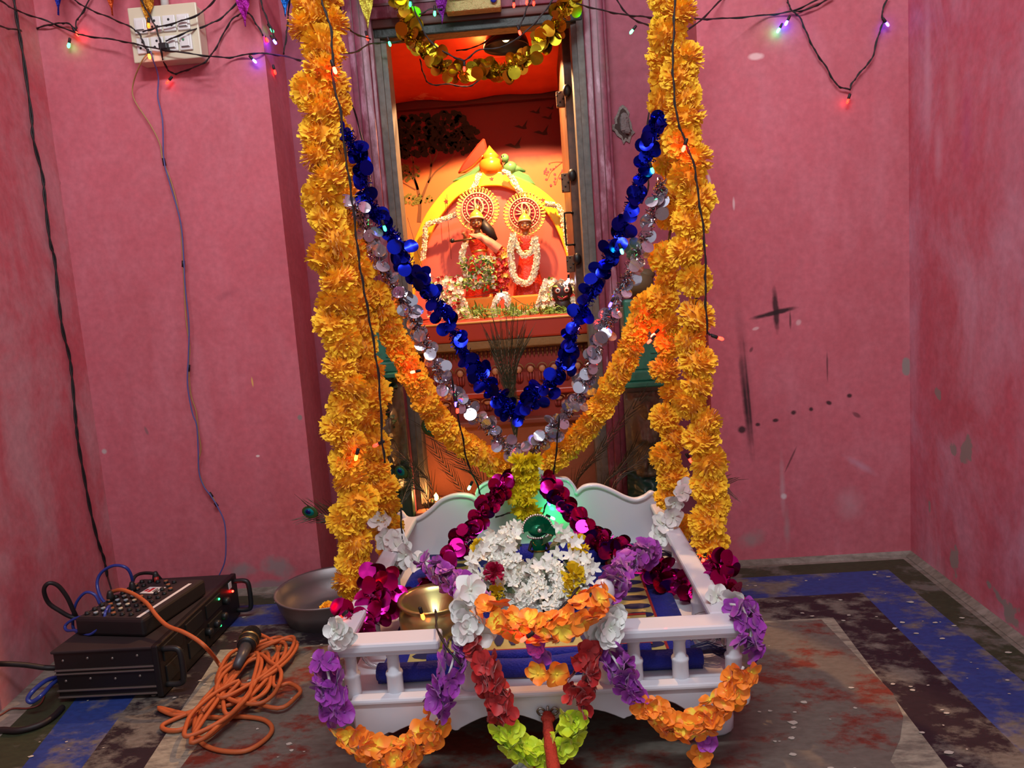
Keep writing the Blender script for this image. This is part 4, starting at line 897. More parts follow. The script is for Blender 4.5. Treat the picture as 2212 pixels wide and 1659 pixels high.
b.ball(hc+V((0, 0, -.004)), (.022, .018, .016), 12); b.build('turban_cloth', GT, ct, True)
b = MB()
for k in range(22): a = pi*1.1*k/21-.15; b.ball(hc+V((.031*cos(a), -.012, .031*sin(a))), .0030, 6)
for k in range(15): a = pi*k/14; b.ball(hc+V((.021*cos(a), -.022, -.010-.006*sin(a))), .0026, 6)
b.ball(hc+V((.004, -.026, .002)), .005, 8); b.build('silver_beads', pm('silver beads', (.75, .70, .66), .2, .8), ct, True)
# white tuberose garlands heaped on the deity
def heap(pts, r, lab, mat=WHITEF, dens=900, s=.0125):
    o = rope_of_florets(spline(px3(pts), 5), r, dens, s).build('tuberose_garland', mat); return tag(o, lab, 'garland', 'white tuberose garlands on the swing')
heap([(1095, 1160, -.42), (1075, 1200, -.45), (1080, 1240, -.47), (1105, 1275, -.50), (1125, 1305, -.52)], .026, 'thick white garland down the left side of the cradle deity')
heap([(1120, 1205, -.46), (1098, 1230, -.48), (1110, 1262, -.50), (1135, 1240, -.49)], .022, 'white garland coil in the middle left of the flower mound')
heap([(1150, 1230, -.48), (1160, 1265, -.51), (1145, 1300, -.54), (1120, 1290, -.54), (1135, 1315, -.55)], .021, 'white garland coil at the lower centre of the flower mound')
heap([(1185, 1210, -.46), (1205, 1245, -.49), (1215, 1280, -.52), (1200, 1310, -.54), (1180, 1322, -.55)], .022, 'white garland down the right side of the cradle deity')
b = MB()
for k in range(230):
    a = rnd(0, 6.28); r = math.sqrt(random.random()); x, y = 1150+135*r*cos(a), 1225+95*r*sin(a)
    if abs(x-1163) < 42 and 1120 < y < 1215: continue
    Y = -.40-.14*(y-1130)/200+rnd(-.03, .03); p = P(x, y, Y); p.z = max(p.z, CZ+.02); floret(b, p, (rnd(-.8, .8), -.8, rnd(0, 1)), rnd(.014, .020), 5, 0, .28)
    if k % 4 == 0: leaf(b, p+V((rnd(-.02, .02), .01, rnd(-.02, 0))), (rnd(-1, 1), -.7, rnd(-.6, .4)), rnd(.03, .05), rnd(.006, .010), 1)
tag(b.build('loose_flowers', [WHITEF, DLEAF]), 'scatter of loose white star flowers and dark leaves over the swing deity', 'flowers', None, 'stuff')
def ball_flower(p, r, m, name, lab, grp=None, n=70, z=None):
    z = V(z or (0, -.8, .6)).normalized(); t = thing(name, lab, 'flower', p, grp); b = MB(); fr = rot_to(z); 
    for k in range(n):
        u = random.random(); el = math.asin(u*1.15-.15 if u*1.15-.15 < 1 else 1); a = rnd(0, 6.28); d = fr @ V((cos(a)*cos(el), sin(a)*cos(el), sin(el))); b.petal(V(p)+d*r*.25, d, fr @ V((0, 0, 1)), r*.8*rnd(.85, 1.1), r*.16, .15, 1, .06, 3)
    b.build('petals', m, t, True); b = MB(); b.ball(p, r*.35, 8); b.build('flower_heart', m, t, True); return t
YM_ = pm('yellow chrysanthemum', (.82, .62, .012), .6, 0, (.70, .48, .008), 40)
for (x, y, Y, r, lab) in ((1238, 1243, -.50, .026, 'yellow chrysanthemum at the upper right edge of the white flower mound'), (1232, 1272, -.52, .020, 'smaller yellow chrysanthemum below the other at the mound right edge'), (1072, 1280, -.52, .018, 'yellow chrysanthemum half under the orange swag at the mound left'),
                          (1250, 1178, -.36, .024, 'yellow chrysanthemum at the back right of the flower mound'), (1035, 1184, -.36, .020, 'yellow chrysanthemum at the back left of the flower mound')):
    ball_flower(P(x, y, Y), r, YM_, 'chrysanthemum', lab, 'chrysanthemums on the swing')
ball_flower(P(1068, 1238, -.53), .021, pm('crimson rose petals', (.42, .006, .055), .55), 'rose', 'small crimson rose on the left of the white flower mound')
# yellow chrysanthemum bunch on top of the backrest
ch = thing('chrysanthemum_garland', 'hanging bunch of yellow chrysanthemums at the middle of the backrest top', 'garland', P(1130, 1050, SYB-.03))
YM2 = pm('lemon chrysanthemum', (.90, .74, .010), .6, 0, (.68, .52, .008), 60)
for k in range(15):
    x = 1132+rnd(-12, 12) + (-14, 0, 14)[k % 3]; y = 995+ (k//3)*27+rnd(-4, 4); p = P(x, y, SYB-.035-rnd(0, .02)); b = MB(); fr = rot_to((rnd(-.4, .4), -1, rnd(-.2, .4)))
    for q in range(46):
        u = random.random(); el = math.asin(min(1, u*1.1-.1)); a = rnd(0, 6.28); d = fr @ V((cos(a)*cos(el), sin(a)*cos(el), sin(el))); b.petal(p+d*.006, d, fr @ V((0, 0, 1)), .022*rnd(.8, 1.1), .0045, .1, None, rows=3)
    b.ball(p, .010, 8); b.build('chrysanthemum_head', YM2, ch, True)
# ================================================================== BASIN on the floor
bc = Q(720, 1318, 0.0); bcx, bcy = P(712, 1330, -.20).x, -.17
ALU = pm('dull grey aluminium', (.30, .27, .275), .45, .75, (.20, .18, .18), 8)
bs_ = thing('metal_basin', 'wide shallow grey metal basin on the floor left of the swing', 'basin', (bcx, bcy, 0)); b = MB()
b.lathe([(.085, .003), (.105, .004), (.125, .045), (.130, .070), (.136, .073), (.137, .070), (.134, .066), (.128, .042), (.110, .0), (.085, 0), (.001, 0.0)], 48, M.Translation((bcx, bcy, 0)), cap=False)
b.lathe([(.085, .003), (.001, .003)], 48, M.Translation((bcx, bcy, 0)), cap=False); b.build('basin_bowl', ALU, bs_, True)
# ================================================================== MARIGOLD ROPES
MG = pm('marigold petals', (.98, .58, .018), .7, 0, (.92, .36, .004), attr=(.1, .9), sheen=.15)
def marigold_mesh(seed):
    random.seed(seed); b = MB(); b.ball((0, 0, 0), (.66, .66, .56), 12)
    for el, n, ln in ((-62, 16, .86), (-42, 24, .95), (-22, 30, 1.0), (-4, 32, 1.02), (14, 30, 1.02), (32, 28, .99), (49, 22, .95), (65, 15, .92), (82, 7, .90)):
        for k in range(n):
            a = 2*pi*k/n+rnd(-.2, .2); e_ = radians(el+rnd(-9, 9)); d = V((cos(a)*cos(e_), sin(a)*cos(e_), sin(e_)*.85)); up = V((-cos(a)*sin(e_), -sin(a)*sin(e_), cos(e_)))+V((rnd(-.4, .4), rnd(-.4, .4), rnd(-.4, .4)))
            b.petal(d*.42, d, up, (ln-.42)*rnd(.86, 1.14), .125*rnd(.75, 1.2), rnd(-.25, .3), 1.0, .13, 3, fold=rnd(-.5, .6))
    return b.mesh('marigold_flower', MG)
MGM = [marigold_mesh(s) for s in (3, 5, 8, 13)]
random.seed(21)
TWINE = pm('brown twine', (.16, .085, .03), .9)
def marigold_rope(pts, r, lab, grp=None, jit=.006, face=.6, name='marigold_garland', dense=None):
    pp = px3(pts); t = thing(name, lab, 'garland', pp[len(pp)//2], grp)
    b = MB(); b.tube(spline(pp, 3), .003, 6); b.build('cord', TWINE, t, True)
    if dense: pp = resample(spline(pp, 5), step=dense)
    for i, p in enumerate(pp):
        q = p+V((rnd(-jit, jit), rnd(-jit, jit)*.6, rnd(-jit, jit)*.4)); tan = (pp[min(i+1, len(pp)-1)]-pp[max(0, i-1)]).normalized()
        z = tan*rnd(-.8, .5)+V((rnd(-.6, .6), -face, rnd(-.5, .6))); link('marigold_flower', random.choice(MGM), t, frame_at(q, z, r*rnd(.92, 1.1)))
    return t
FLY, RLY, FRY, RRY = -.53, -.30, -.47, -.25
fl = [(672, -100), (668, -62), (678, -30), (676, 15), (659, 58), (690, 102), (697, 150), (670, 200), (695, 240), (688, 290), (690, 335), (706, 382), (698, 430), (712, 470), (722, 520), (704, 560), (728, 605), (735, 652), (720, 697), (745, 742), (733, 790), (750, 835), (744, 880), (738, 920), (758, 960), (753, 1000), (758, 1038), (772, 1082), (755, 1122), (770, 1170), (765, 1212), (760, 1255), (780, 1293)]
marigold_rope([(x, y, FLY) for x, y in fl], .0355, 'front left orange marigold rope from ceiling to the left swing arm', 'marigold ropes hanging the swing')
rl = [(692, -60), (705, -10), (712, 45), (710, 110), (724, 185), (730, 228), (728, 290), (738, 360), (748, 425), (746, 480), (758, 540), (768, 592), (776, 645), (788, 700), (786, 748), (793, 795), (806, 850), (800, 900), (812, 960), (816, 1010), (826, 1055), (830, 1090), (836, 1140), (838, 1178)]
marigold_rope([(x, y, RLY) for x, y in rl], .0365, 'rear left orange marigold rope just behind the front left one', 'marigold ropes hanging the swing')
fr_ = [(1452, -90), (1460, -50), (1448, -10), (1462, 30), (1448, 78), (1482, 125), (1468, 165), (1470, 212), (1488, 250), (1472, 305), (1500, 345), (1478, 385), (1498, 430), (1490, 480), (1488, 540), (1500, 605), (1505, 685), (1494, 735), (1510, 778), (1502, 830), (1492, 870), (1520, 913), (1508, 952), (1530, 1000), (1526, 1050), (1545, 1090), (1530, 1125), (1530, 1168)]
marigold_rope([(x, y, FRY) for x, y in fr_], .0345, 'front right orange marigold rope from ceiling to the right swing arm', 'marigold ropes hanging the swing')
rr_ = [(1430, -60), (1434, -10), (1440, 60), (1426, 120), (1434, 170), (1428, 220), (1448, 290), (1440, 350), (1446, 410), (1452, 465), (1440, 555), (1446, 600), (1436, 645), (1440, 700), (1446, 745), (1438, 800), (1450, 850), (1440, 900), (1452, 945), (1440, 985), (1452, 1030), (1446, 1072), (1470, 1140)]
marigold_rope([(x, y, RRY) for x, y in rr_], .0345, 'rear right orange marigold rope just behind the front right one', 'marigold ropes hanging the swing')
marigold_rope([(812, 640, -.28), (828, 680), (848, 720), (868, 762), (893, 808), (912, 850), (935, 888), (958, 920), (985, 945), (1012, 968), (1046, 986), (1075, 1005, -.10)], .0335, 'left half of the marigold swag rising from backrest to left ropes', None, .003, dense=.034)
marigold_rope([(1398, 665, -.23), (1378, 705), (1362, 745), (1344, 790), (1325, 830), (1306, 868), (1285, 902), (1262, 932), (1238, 957), (1212, 980), (1188, 1002, -.10)], .0325, 'right half of the marigold swag rising from backrest to right ropes', None, .003, dense=.034)
mf = thing('marigold', 'single orange marigold head lying in the metal basin', 'flower', (bcx+.0, bcy-.03, .02)); pm_ = V((P(708, 1322, bcy-.03).x, bcy-.03, .024)); link('petals', MGM[1], mf, frame_at(pm_, (0, -.4, 1), .020))
# ================================================================== TINSEL
def tinsel_mats(n, c, disc, rough=.22, trans=0, metal=1): return (pm(n+' foil fringe', c, rough, metal, tuple(x*.5 for x in c), 90, trans=trans), pm(n+' foil disc', disc, rough, metal, tuple(x*.7 for x in disc), 20, trans=trans))
T_BLUE = tinsel_mats('blue', (.010, .018, .55), (.012, .022, .60), .20)
T_SILV = tinsel_mats('silver', (.62, .56, .60), (.55, .48, .52), .16)
T_CLR = (T_SILV[0], pm('iridescent clear disc', (.62, .52, .60), .10, .75, (.50, .52, .62), 30))
T_GOLD = tinsel_mats('gold', (.72, .50, .025), (.62, .43, .025), .24)
T_MAG = tinsel_mats('magenta', (.62, .012, .28), (.55, .010, .23), .22)
def disc_mesh(name, m, curve):
    b = MB(); n = 16; b.add([(cos(2*pi*i/n), sin(2*pi*i/n), curve*(cos(2*pi*i/n)**2)) for i in range(n)]+[(0, 0, 0)], [(i, (i+1) % n, n) for i in range(n)]); me = b.mesh(name, m); return me
DISCS = {}
def tinsel(pts, mats, lab, key, nd, rd=.0125, rf=.017, off=.022, perm=1500, grp=None, thick=1, extra=1.0):
    pp = spline(px3(pts), 6); t = thing('tinsel_garland', lab, 'garland', pp[len(pp)//2], grp)
    fine = resample(pp, step=.003); Ln = sum((a-c).length for a, c in zip(pp, pp[1:])); b = MB(); b.tube(pp, .0022, 5)
    for k in range(int(Ln*perm*1.9)):
        i = random.randrange(len(fine)); d = V((rnd(-1, 1), rnd(-1, 1), rnd(-1, 1))).normalized(); l = rf*rnd(.5, 1.15); s = d.orthogonal().normalized()*.0011; s = M.Rotation(rnd(0, 6.28), 3, d) @ s
        q = fine[i]; w = d.cross(s).normalized()*l*.25; b.add([q-s, q+s, q+d*l*.55+s+w, q+d*l*.55-s+w, q+d*l+s, q+d*l-s], [(0, 1, 2, 3), (3, 2, 4, 5)])
    b.build('foil_fringe', mats[0], t)
    if key not in DISCS: DISCS[key] = [disc_mesh('foil_disc', mats[1], c) for c in (.0, .12, .25, -.18)]
    for k in range(nd):
        i = int((k+.5)/nd*(len(fine)-1)); a = V((rnd(-1, 1), rnd(-1, .35), rnd(-1, 1))).normalized(); p = fine[i]+a*off*rnd(.5, 1.15)*thick
        z = V((rnd(-.8, .8), -1, rnd(-.75, .95))); link('foil_disc', random.choice(DISCS[key]), t, frame_at(p, z, rd*rnd(.9, 1.08)))
    if nd >= 82 and extra:
        b = MB()
        for k in range(int(nd*extra)):
            i = random.randrange(len(fine)); m = frame_at(fine[i]+V((rnd(-1, 1), rnd(-.2, 1), rnd(-1, 1))).normalized()*off*rnd(.3, 1.1), (rnd(-1, 1), -1, rnd(-1, 1)), rd)
            b.add([m @ V((cos(2*pi*j/14), sin(2*pi*j/14), 0)) for j in range(14)], [tuple(range(14))])
        b.build('foil_discs', mats[1], t)['kind'] = 'stuff'
    return t
tinsel([(752, 285, -.38), (758, 310), (778, 345), (788, 400), (806, 450), (842, 498), (872, 540), (890, 590), (932, 640), (968, 690), (990, 745), (1025, 790), (1052, 832), (1092, 872), (1113, 902, -.16), (1138, 882), (1165, 848), (1200, 812), (1228, 760), (1248, 690), (1275, 640), (1302, 580), (1338, 512), (1362, 450), (1388, 375), (1408, 315), (1426, 255, -.34)], T_BLUE, 'shiny dark blue disc tinsel hanging in a deep V before the shrine', 'blue', 100, .0155, .018, .024, 1500)
b_ = tinsel([(765, 445, -.35), (780, 470), (805, 530), (832, 590), (868, 645), (905, 710), (925, 760), (960, 820), (990, 862), (1042, 912), (1082, 952), (1128, 988, -.12), (1165, 962), (1210, 910), (1242, 870), (1270, 812), (1290, 750), (1320, 680), (1350, 605), (1385, 530), (1410, 460), (1430, 395, -.31)], T_CLR, 'clear silver disc tinsel hanging in a V just below the blue one', 'clear', 92, .0145, .018, .022, 1600)
tinsel([(845, -40, .05), (866, 8), (880, 55), (902, 95), (940, 128), (985, 152), (1020, 155), (1065, 152), (1110, 142), (1150, 118), (1178, 75), (1215, 32), (1250, -30)], T_GOLD, 'gold disc tinsel looped below the lintel of the shrine door', 'gold', 84, .0165, .017, .026, 1500)
MGG = 'magenta tinsel lengths on the swing'
tinsel([(1092, 1036, -.15), (1076, 1068), (1050, 1100), (1020, 1142), (988, 1180), (962, 1212), (940, 1240, -.42)], T_MAG, 'magenta tinsel slanting from the backrest top to the left purple flowers', 'mag', 70,   .0165, .020, .022, 2600, MGG)
tinsel([(1178, 1036, -.15), (1200, 1070), (1225, 1100), (1256, 1130), (1290, 1156), (1330, 1180), (1360, 1200), (1388, 1216, -.38)], T_MAG, 'magenta tinsel slanting from the backrest top to the right purple flowers', 'mag', 74,   .0165, .020, .022, 2600, MGG)
tinsel([(930, 1278, -.50), (890, 1295), (850, 1290), (818, 1250), (806, 1270), (812, 1315), (790, 1345), (745, 1335, -.68)], T_MAG, 'magenta tinsel wound on the left swing arm near the white flower cluster', 'mag', 76, .0165, .020, .026, 2600, MGG)
tinsel([(1395, 1222, -.40), (1430, 1240), (1475, 1262), (1510, 1280), (1535, 1225), (1555, 1215), (1560, 1262), (1585, 1295, -.62)], T_MAG, 'magenta tinsel wound on the right swing arm below the marigold rope', 'mag', 78, .0165, .020, .026, 2600, MGG)
# ================================================================== SILK FLOWER LEIS
def silk_mats():
    d = {}
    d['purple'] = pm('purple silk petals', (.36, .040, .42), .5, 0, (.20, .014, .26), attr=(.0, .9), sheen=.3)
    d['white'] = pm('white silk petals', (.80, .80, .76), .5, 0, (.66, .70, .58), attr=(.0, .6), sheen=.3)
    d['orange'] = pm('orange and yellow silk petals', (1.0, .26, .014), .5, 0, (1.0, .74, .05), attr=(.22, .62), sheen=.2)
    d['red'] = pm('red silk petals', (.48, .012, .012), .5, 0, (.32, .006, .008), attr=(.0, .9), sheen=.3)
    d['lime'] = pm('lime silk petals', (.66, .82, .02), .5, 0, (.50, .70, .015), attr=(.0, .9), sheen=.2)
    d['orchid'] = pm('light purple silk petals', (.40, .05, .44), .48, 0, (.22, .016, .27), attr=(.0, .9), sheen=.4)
    return d
SM = silk_mats()
def silk_mesh(col, seed):
    random.seed(seed); b = MB()
    off = {2: .12, 4: -.12, 9: .35}[seed] if col == 'orange' else 0
    for k in range(6):
        a = 2*pi*k/6+rnd(-.2, .2); d = V((cos(a), sin(a), rnd(-.15, .55))); ln = rnd(.85, 1.1)
        rows = 5; up = V((0, 0, 1)); d.normalize(); sd = d.cross(up).normalized(); u2 = sd.cross(d); vs = []; al = []; cup = rnd(-.3, .3)
        for i in range(rows):
            t_ = i/(rows-1); w = (.14, .36, .50, .50, .30)[i]
            for j in (-1, -.5, 0, .5, 1): vs.append(d*ln*(t_*(1-.17*j*j)+.04)+sd*w*j+u2*(cup*ln*t_*t_+.14*w*j*j*2+rnd(-.03, .03))); al.append(t_+off+(.25 if k == 1 else 0)-(.2 if k == 4 else 0))
        b.add(vs, [(i*5+j, i*5+j+1, (i+1)*5+j+1, (i+1)*5+j) for i in range(rows-1) for j in range(4)], 0, al)
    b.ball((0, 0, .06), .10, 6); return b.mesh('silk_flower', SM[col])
SMM = {c: [silk_mesh(c, s) for s in (2, 4, 9)] for c in SM}
random.seed(33)
def lei(segs, lab, grp=None, cat='garland', name='flower_lei'):
    """segs: list of (colour, pixel polyline with depth, flower radius m, spacing m)"""
    allp = []; t = None
    for col, pts, r, stp in segs:
        fc = len(pts) < 3 or col == 'white'; pp = resample(spline(px3(pts), 5), step=stp*(.9 if fc else .40)) if len(pts) > 1 else px3(pts)*3; allp.append((col, pp, r*.88, len(pts) < 3 or col == 'white'))
    t = thing(name, lab, cat, allp[0][1][0], grp); b = MB()
    for col, pp, r, face in allp:
        if len(pp) > 1: b.tube(pp, .0022, 5)
        for i, p in enumerate(pp):
            tan = (pp[min(i+1, len(pp)-1)]-pp[max(0, i-1)]); tan = tan.normalized() if tan.length > 0 else V((0, -1, 0))
            if face:
                z = tan*rnd(-.3, .3)+V((rnd(-.6, .6), -1, rnd(-.3, .7))); q = p+V((rnd(-.010, .010), rnd(-.008, .004), rnd(-.009, .009))); rr = r
            else:
                o_ = tan.orthogonal().normalized(); rho = M.Rotation(i*2.4+rnd(-.5, .5), 3, tan) @ o_
                if rho.y > .35: rho.y *= -1
                z = rho+tan*rnd(-.6, .6); q = p+rho*.0135; rr = r*.80
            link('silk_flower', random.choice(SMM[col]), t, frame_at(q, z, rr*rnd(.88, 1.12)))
    if b.v: b.build('cord', pm('white cord', (.7, .7, .68), .8), t, True)
    return t
YL = -.835
lei([('purple', [(702, 1425, -.80), (710, 1462, YL), (718, 1505, YL), (736, 1545, YL)], .029, .017), ('orange', [(752, 1575, YL), (785, 1605, YL), (830, 1625, YL), (862, 1630, YL), (900, 1608, YL), (930, 1575, YL), (944, 1552, YL)], .029, .017), ('purple', [(946, 1525, YL), (958, 1488, YL), (975, 1440, YL), (986, 1395, -.80)], .028, .017), ('orange', [(868, 1668, YL)], .028, .02), ('orchid', [(880, 1700, YL)], .028, .02)],
    'purple and orange flower lei swagged over the left front of the swing', 'silk leis on the swing front')
lei([('red', [(1030, 1395, -.81), (1050, 1450, YL), (1070, 1500, YL), (1085, 1540, YL)], .027, .016), ('lime', [(1086, 1566, YL), (1112, 1602, YL), (1160, 1622, YL), (1210, 1606, YL), (1236, 1570, YL), (1244, 1538, YL)], .027, .015), ('red', [(1246, 1510, YL), (1260, 1460, YL), (1268, 1400, -.81)], .027, .016), ('red', [(1160, 1652, YL)], .025, .02), ('white', [(1140, 1672, YL)], .026, .02)],
    'red and lime green flower lei swagged below the middle of the swing', 'silk leis on the swing front')
lei([('purple', [(1310, 1400, -.80), (1332, 1432, YL), (1352, 1468, YL), (1366, 1498, YL)], .027, .016), ('orange', [(1388, 1512, YL), (1425, 1545, YL), (1470, 1568, YL), (1520, 1556, YL), (1556, 1520, YL), (1590, 1478, YL), (1606, 1440, YL)], .027, .016), ('purple', [(1616, 1402, -.82), (1622, 1360, -.80), (1604, 1312, -.77)], .026, .016), ('orchid', [(1515, 1592, YL), (1530, 1588, YL)], .023, .02), ('orange', [(1512, 1628, YL), (1514, 1662, YL)], .023, .02)],
    'purple and orange flower lei swagged over the right front of the swing', 'silk leis on the swing front')
lei([('orange', [(1046, 1312, -.80), (1080, 1335, YL), (1122, 1352, YL), (1170, 1360, YL), (1212, 1350, YL), (1250, 1330, YL), (1276, 1308, YL), (1298, 1284, -.80)], .028, .020), ('orchid', [(1168, 1400, YL), (1182, 1412, YL)], .022, .02), ('orange', [(1165, 1448, YL), (1192, 1452, YL)], .024, .02)],
    'orange flower swag with a purple drop strung between the two finial posts')
lei([('orchid', [(925, 1212, -.45), (950, 1240, -.52), (985, 1258, -.58), (1015, 1275, -.66), (1036, 1305, -.76)], .030, .020)], 'light purple flower lei running from left tinsel to the left finial post')
lei([('orchid', [(1322, 1268, -.76), (1338, 1240, -.66), (1362, 1210, -.56), (1400, 1182, -.44)], .028, .020), ('orchid', [(1400, 1200, -.44)], .028, .02)], 'light purple flower lei running from right finial post to right tinsel')
lei([('white', [(728, 1362, -.80), (745, 1366, -.80), (722, 1374, -.80)], .026, .012)], 'white flower cluster capping the left end of the front rail')
lei([('white', [(1004, 1282, -.795), (1012, 1312, -.80), (1022, 1345, -.815), (1015, 1372, -.815), (1040, 1368, -.81)], .028, .014)], 'white flower cluster on the left finial post above red flowers')
lei([('white', [(1322, 1318, -.80), (1308, 1345, -.815), (1335, 1352, -.815), (1292, 1362, -.81)], .027, .017)], 'white flower cluster on the right finial post above purple flowers')
lei([('white', [(822, 1132, -.32), (848, 1165, -.34), (878, 1195, -.36), (905, 1222, -.38)], .032, .030)], 'white flower lei hanging on the rear left marigold rope foot')
lei([('white', [(1482, 1052, -.30), (1462, 1085, -.31), (1445, 1118, -.32), (1425, 1150, -.33)], .029, .026)], 'white flower lei hanging on the rear right marigold rope foot')
lei([('white', [(1550, 1285, -.70), (1582, 1285, -.72)], .025, .025), ('purple', [(1575, 1305, -.74), (1600, 1308, -.75)], .024, .02)], 'white and purple flower cluster at the right end of the front rail')
# ================================================================== PENNANTS across the top
def pennant(tip, half, top, mat, Y, t):
    p = P(tip[0], tip[1], Y); a = P(top-half, tip[1]-135, Y); c = P(top+half, tip[1]-135, Y); b = MB(); n = 8; vs = []
    for i in range(n+1):
        f = i/n; L_ = a.lerp(p, f); R_ = c.lerp(p, f)
        for j in range(3): vs.append(L_.lerp(R_, j/2)+V((0, .004*sin(i*2.1+j*1.7), 0)))
    b.add(vs, [(i*3+j, i*3+j+1, (i+1)*3+j+1, (i+1)*3+j) for i in range(n) for j in range(2)]); b.build('pennant', mat, t)
def foil(n, c): return pm(n+' foil pennant', c, .28, .7, tuple(x*.6 for x in c), 60, bump=.8, bscale=110)
for lab, lst, Y in (('string of foil pennants blue, orange and magenta across the left top', [((126, 33), 30, 124, 'blue', (.015, .02, .30)), ((243, 34), 30, 226, 'orange', (.60, .09, .015)), ((318, 60), 34, 316, 'amber', (.62, .26, .02)), ((530, 58), 34, 515, 'magenta', (.42, .015, .35)), ((616, 36), 34, 615, 'sky', (.015, .18, .62))], -.06),
                    ('string of foil pennants yellow and purple hanging before the door lintel', [((704, 64), 26, 704, 'red', (.55, .05, .03)), ((795, 62), 34, 785, 'yellow', (.72, .66, .08)), ((884, 14), 26, 884, 'teal', (.02, .40, .28)), ((955, 53), 32, 950, 'violet', (.18, .012, .26))], .04)):
    ps = [P(tp, tip[1]-135, Y) for tip, h_, tp, c, col in lst]; t = thing('pennant_bunting', lab, 'bunting', ps[0], 'foil pennant strings')
    b = MB(); b.tube(spline(ps, 4), .0015, 5); b.build('bunting_string', TWINE, t)
    for tip, h_, tp, c, col in lst: pennant(tip, h_, tp, foil(c, col), Y, t)
# ================================================================== FAIRY LIGHTS
WIRE = pm('black twisted wire', (.014, .009, .010), .55)
ECOL = {'r': (1, .012, .006), 'g': (.02, 1, .16), 'b': (.045, .03, 1), 'o': (1, .12, .01), 'w': (.7, .75, 1)}
def bulb_mat(k, s): return pm('glowing %s bulb %d' % ({'r': 'red', 'g': 'green', 'b': 'blue', 'o': 'orange', 'w': 'white'}[k], s), ECOL[k], .3, emit=ECOL[k], estr=s)
def fairy(name, lab, wires, bulbs, grp='fairy light strings', r=.0016, w2=True):
    first = px3(wires[0]) if wires else px3([bulbs[0][:3]]); t = thing(name, lab, 'string lights', first[0], grp)
    for wv in wires:
        if name == 'fairy_lights' and 'switch board' in lab: wv = over_board(wv)
        b = MB(); pp = spline(px3(wv), 6); b.tube(pp, r, 5)
        if w2: b.tube([p+V((.0022*sin(i*1.1), .0015, .0022*cos(i*1.1))) for i, p in enumerate(pp)], r*.8, 5)
        b.build('wire', WIRE, t, True)
    for (x, y, Y, k, s, dx, dy) in bulbs:
        p = P(x, y, Y); d = (P(x+dx, y+dy, Y)-p).normalized() if (dx or dy) else V((0, -.3, -1)).normalized(); m = frame_at(p, d); b = MB()
        b.lathe([(.0028, -.015), (.0034, -.013), (.0034, -.004), (.0024, -.002)], 8, m); so = b.build('bulb_socket', WIRE, t, True)
        b = MB(); b.lathe([(.0026, -.002), (.0034, .003), (.0034, .006), (.0022, .009), (.0004, .010)], 10, m); b.build('bulb', bulb_mat(k, s), so, True)
    return t
yw = -.012
def over_board(wv):      # wires pass in front of the switch board where they cross it
    pts = px3(wv); ys = [p.y for p in pts]
    return [(q[0], q[1], -.068 if 262 < q[0] < 452 and q[1] < 142 else y) for q, y in zip(wv, ys)]
fairy('fairy_lights', 'black fairy light wires crossing the upper left wall over the switch board',
      [[(-60, -20, -.4), (0, 2, -.25), (37, 23, -.1), (100, 45, yw), (160, 70), (184, 77), (254, 87), (305, 98, -.05), (351, 107, -.05), (435, 119, -.05), (495, 124, yw), (549, 115), (600, 119, -.02), (650, 130, -.3)],
       [(-60, 40, -.4), (0, 57, -.22), (33, 64, -.12), (67, 64, yw), (100, 55), (130, 50), (150, 52), (164, 66)], [(164, 65, yw), (165, 45), (175, 32), (198, -10)],
       [(150, -8, yw), (187, 17), (234, 37), (281, 58, -.05), (301, 74), (308, 90), (321, 114)], [(470, -8, yw), (435, 27, -.03), (385, 47, -.05), (335, 60, -.05), (308, 69, -.05)], [(520, -5, yw), (485, 33), (452, 52, -.03), (401, 70, -.05), (358, 89, -.05)],
       [(300, -8, yw), (321, 30, -.05), (335, 57), (345, 87), (348, 114), (358, 144, -.03), (375, 159, yw), (401, 152), (442, 134), (468, 100), (495, 50), (515, 32), (535, 27), (552, 50), (569, 77)], [(560, -8, yw), (572, 30), (585, 60), (596, 88)], [(625, -8, -.02), (622, 40), (618, 80), (612, 118)]],
      [(165, 71, yw-.004, 'r', 30, 3, 4), (149, 95, yw-.004, 'g', 26, -1, 6), (321, 52, -.072, 'o', 6, 0, 5), (322, 119, -.072, 'o', 18, 1, 4), (364, 175, yw-.004, 'r', 14, -4, 5), (575, 84, .02, 'r', 16, 2, 3), (592, 88, .03, 'b', 90, 2, 3), (586, 63, .03, 'g', 14, 2, 3), (548, 130, yw-.006, 'b', 60, 3, 3), (593, 153, .05, 'r', 12, 1, 4)])
fairy('fairy_lights', 'black fairy light wires drooping across the upper right wall',
      [[(1500, 41, -.2), (1560, 40, -.1), (1650, 33, yw), (1710, 24), (1770, -2), (1790, -12)], [(1440, 90, -.2), (1500, 55, -.12), (1560, -2, yw), (1575, -14)], [(1712, 24, yw), (1728, 38), (1742, 70), (1760, 108), (1785, 145), (1808, 183), (1836, 194)], [(1836, 194, yw), (1842, 178), (1862, 152), (1884, 125), (1898, 75), (1908, 48), (1906, 25), (1920, -8)], [(1700, -8, yw), (1704, 10), (1711, 24)], [(1715, 26, yw), (1750, 18), (1800, -8)]],
      [(1683, 63, yw-.004, 'g', 60, -3, 5), (1700, 47, yw-.006, 'b', 95, -2, 4), (1915, 50, yw-.004, 'b', 30, 3, 4), (1832, 216, yw-.004, 'r', 14, -2, 6)])
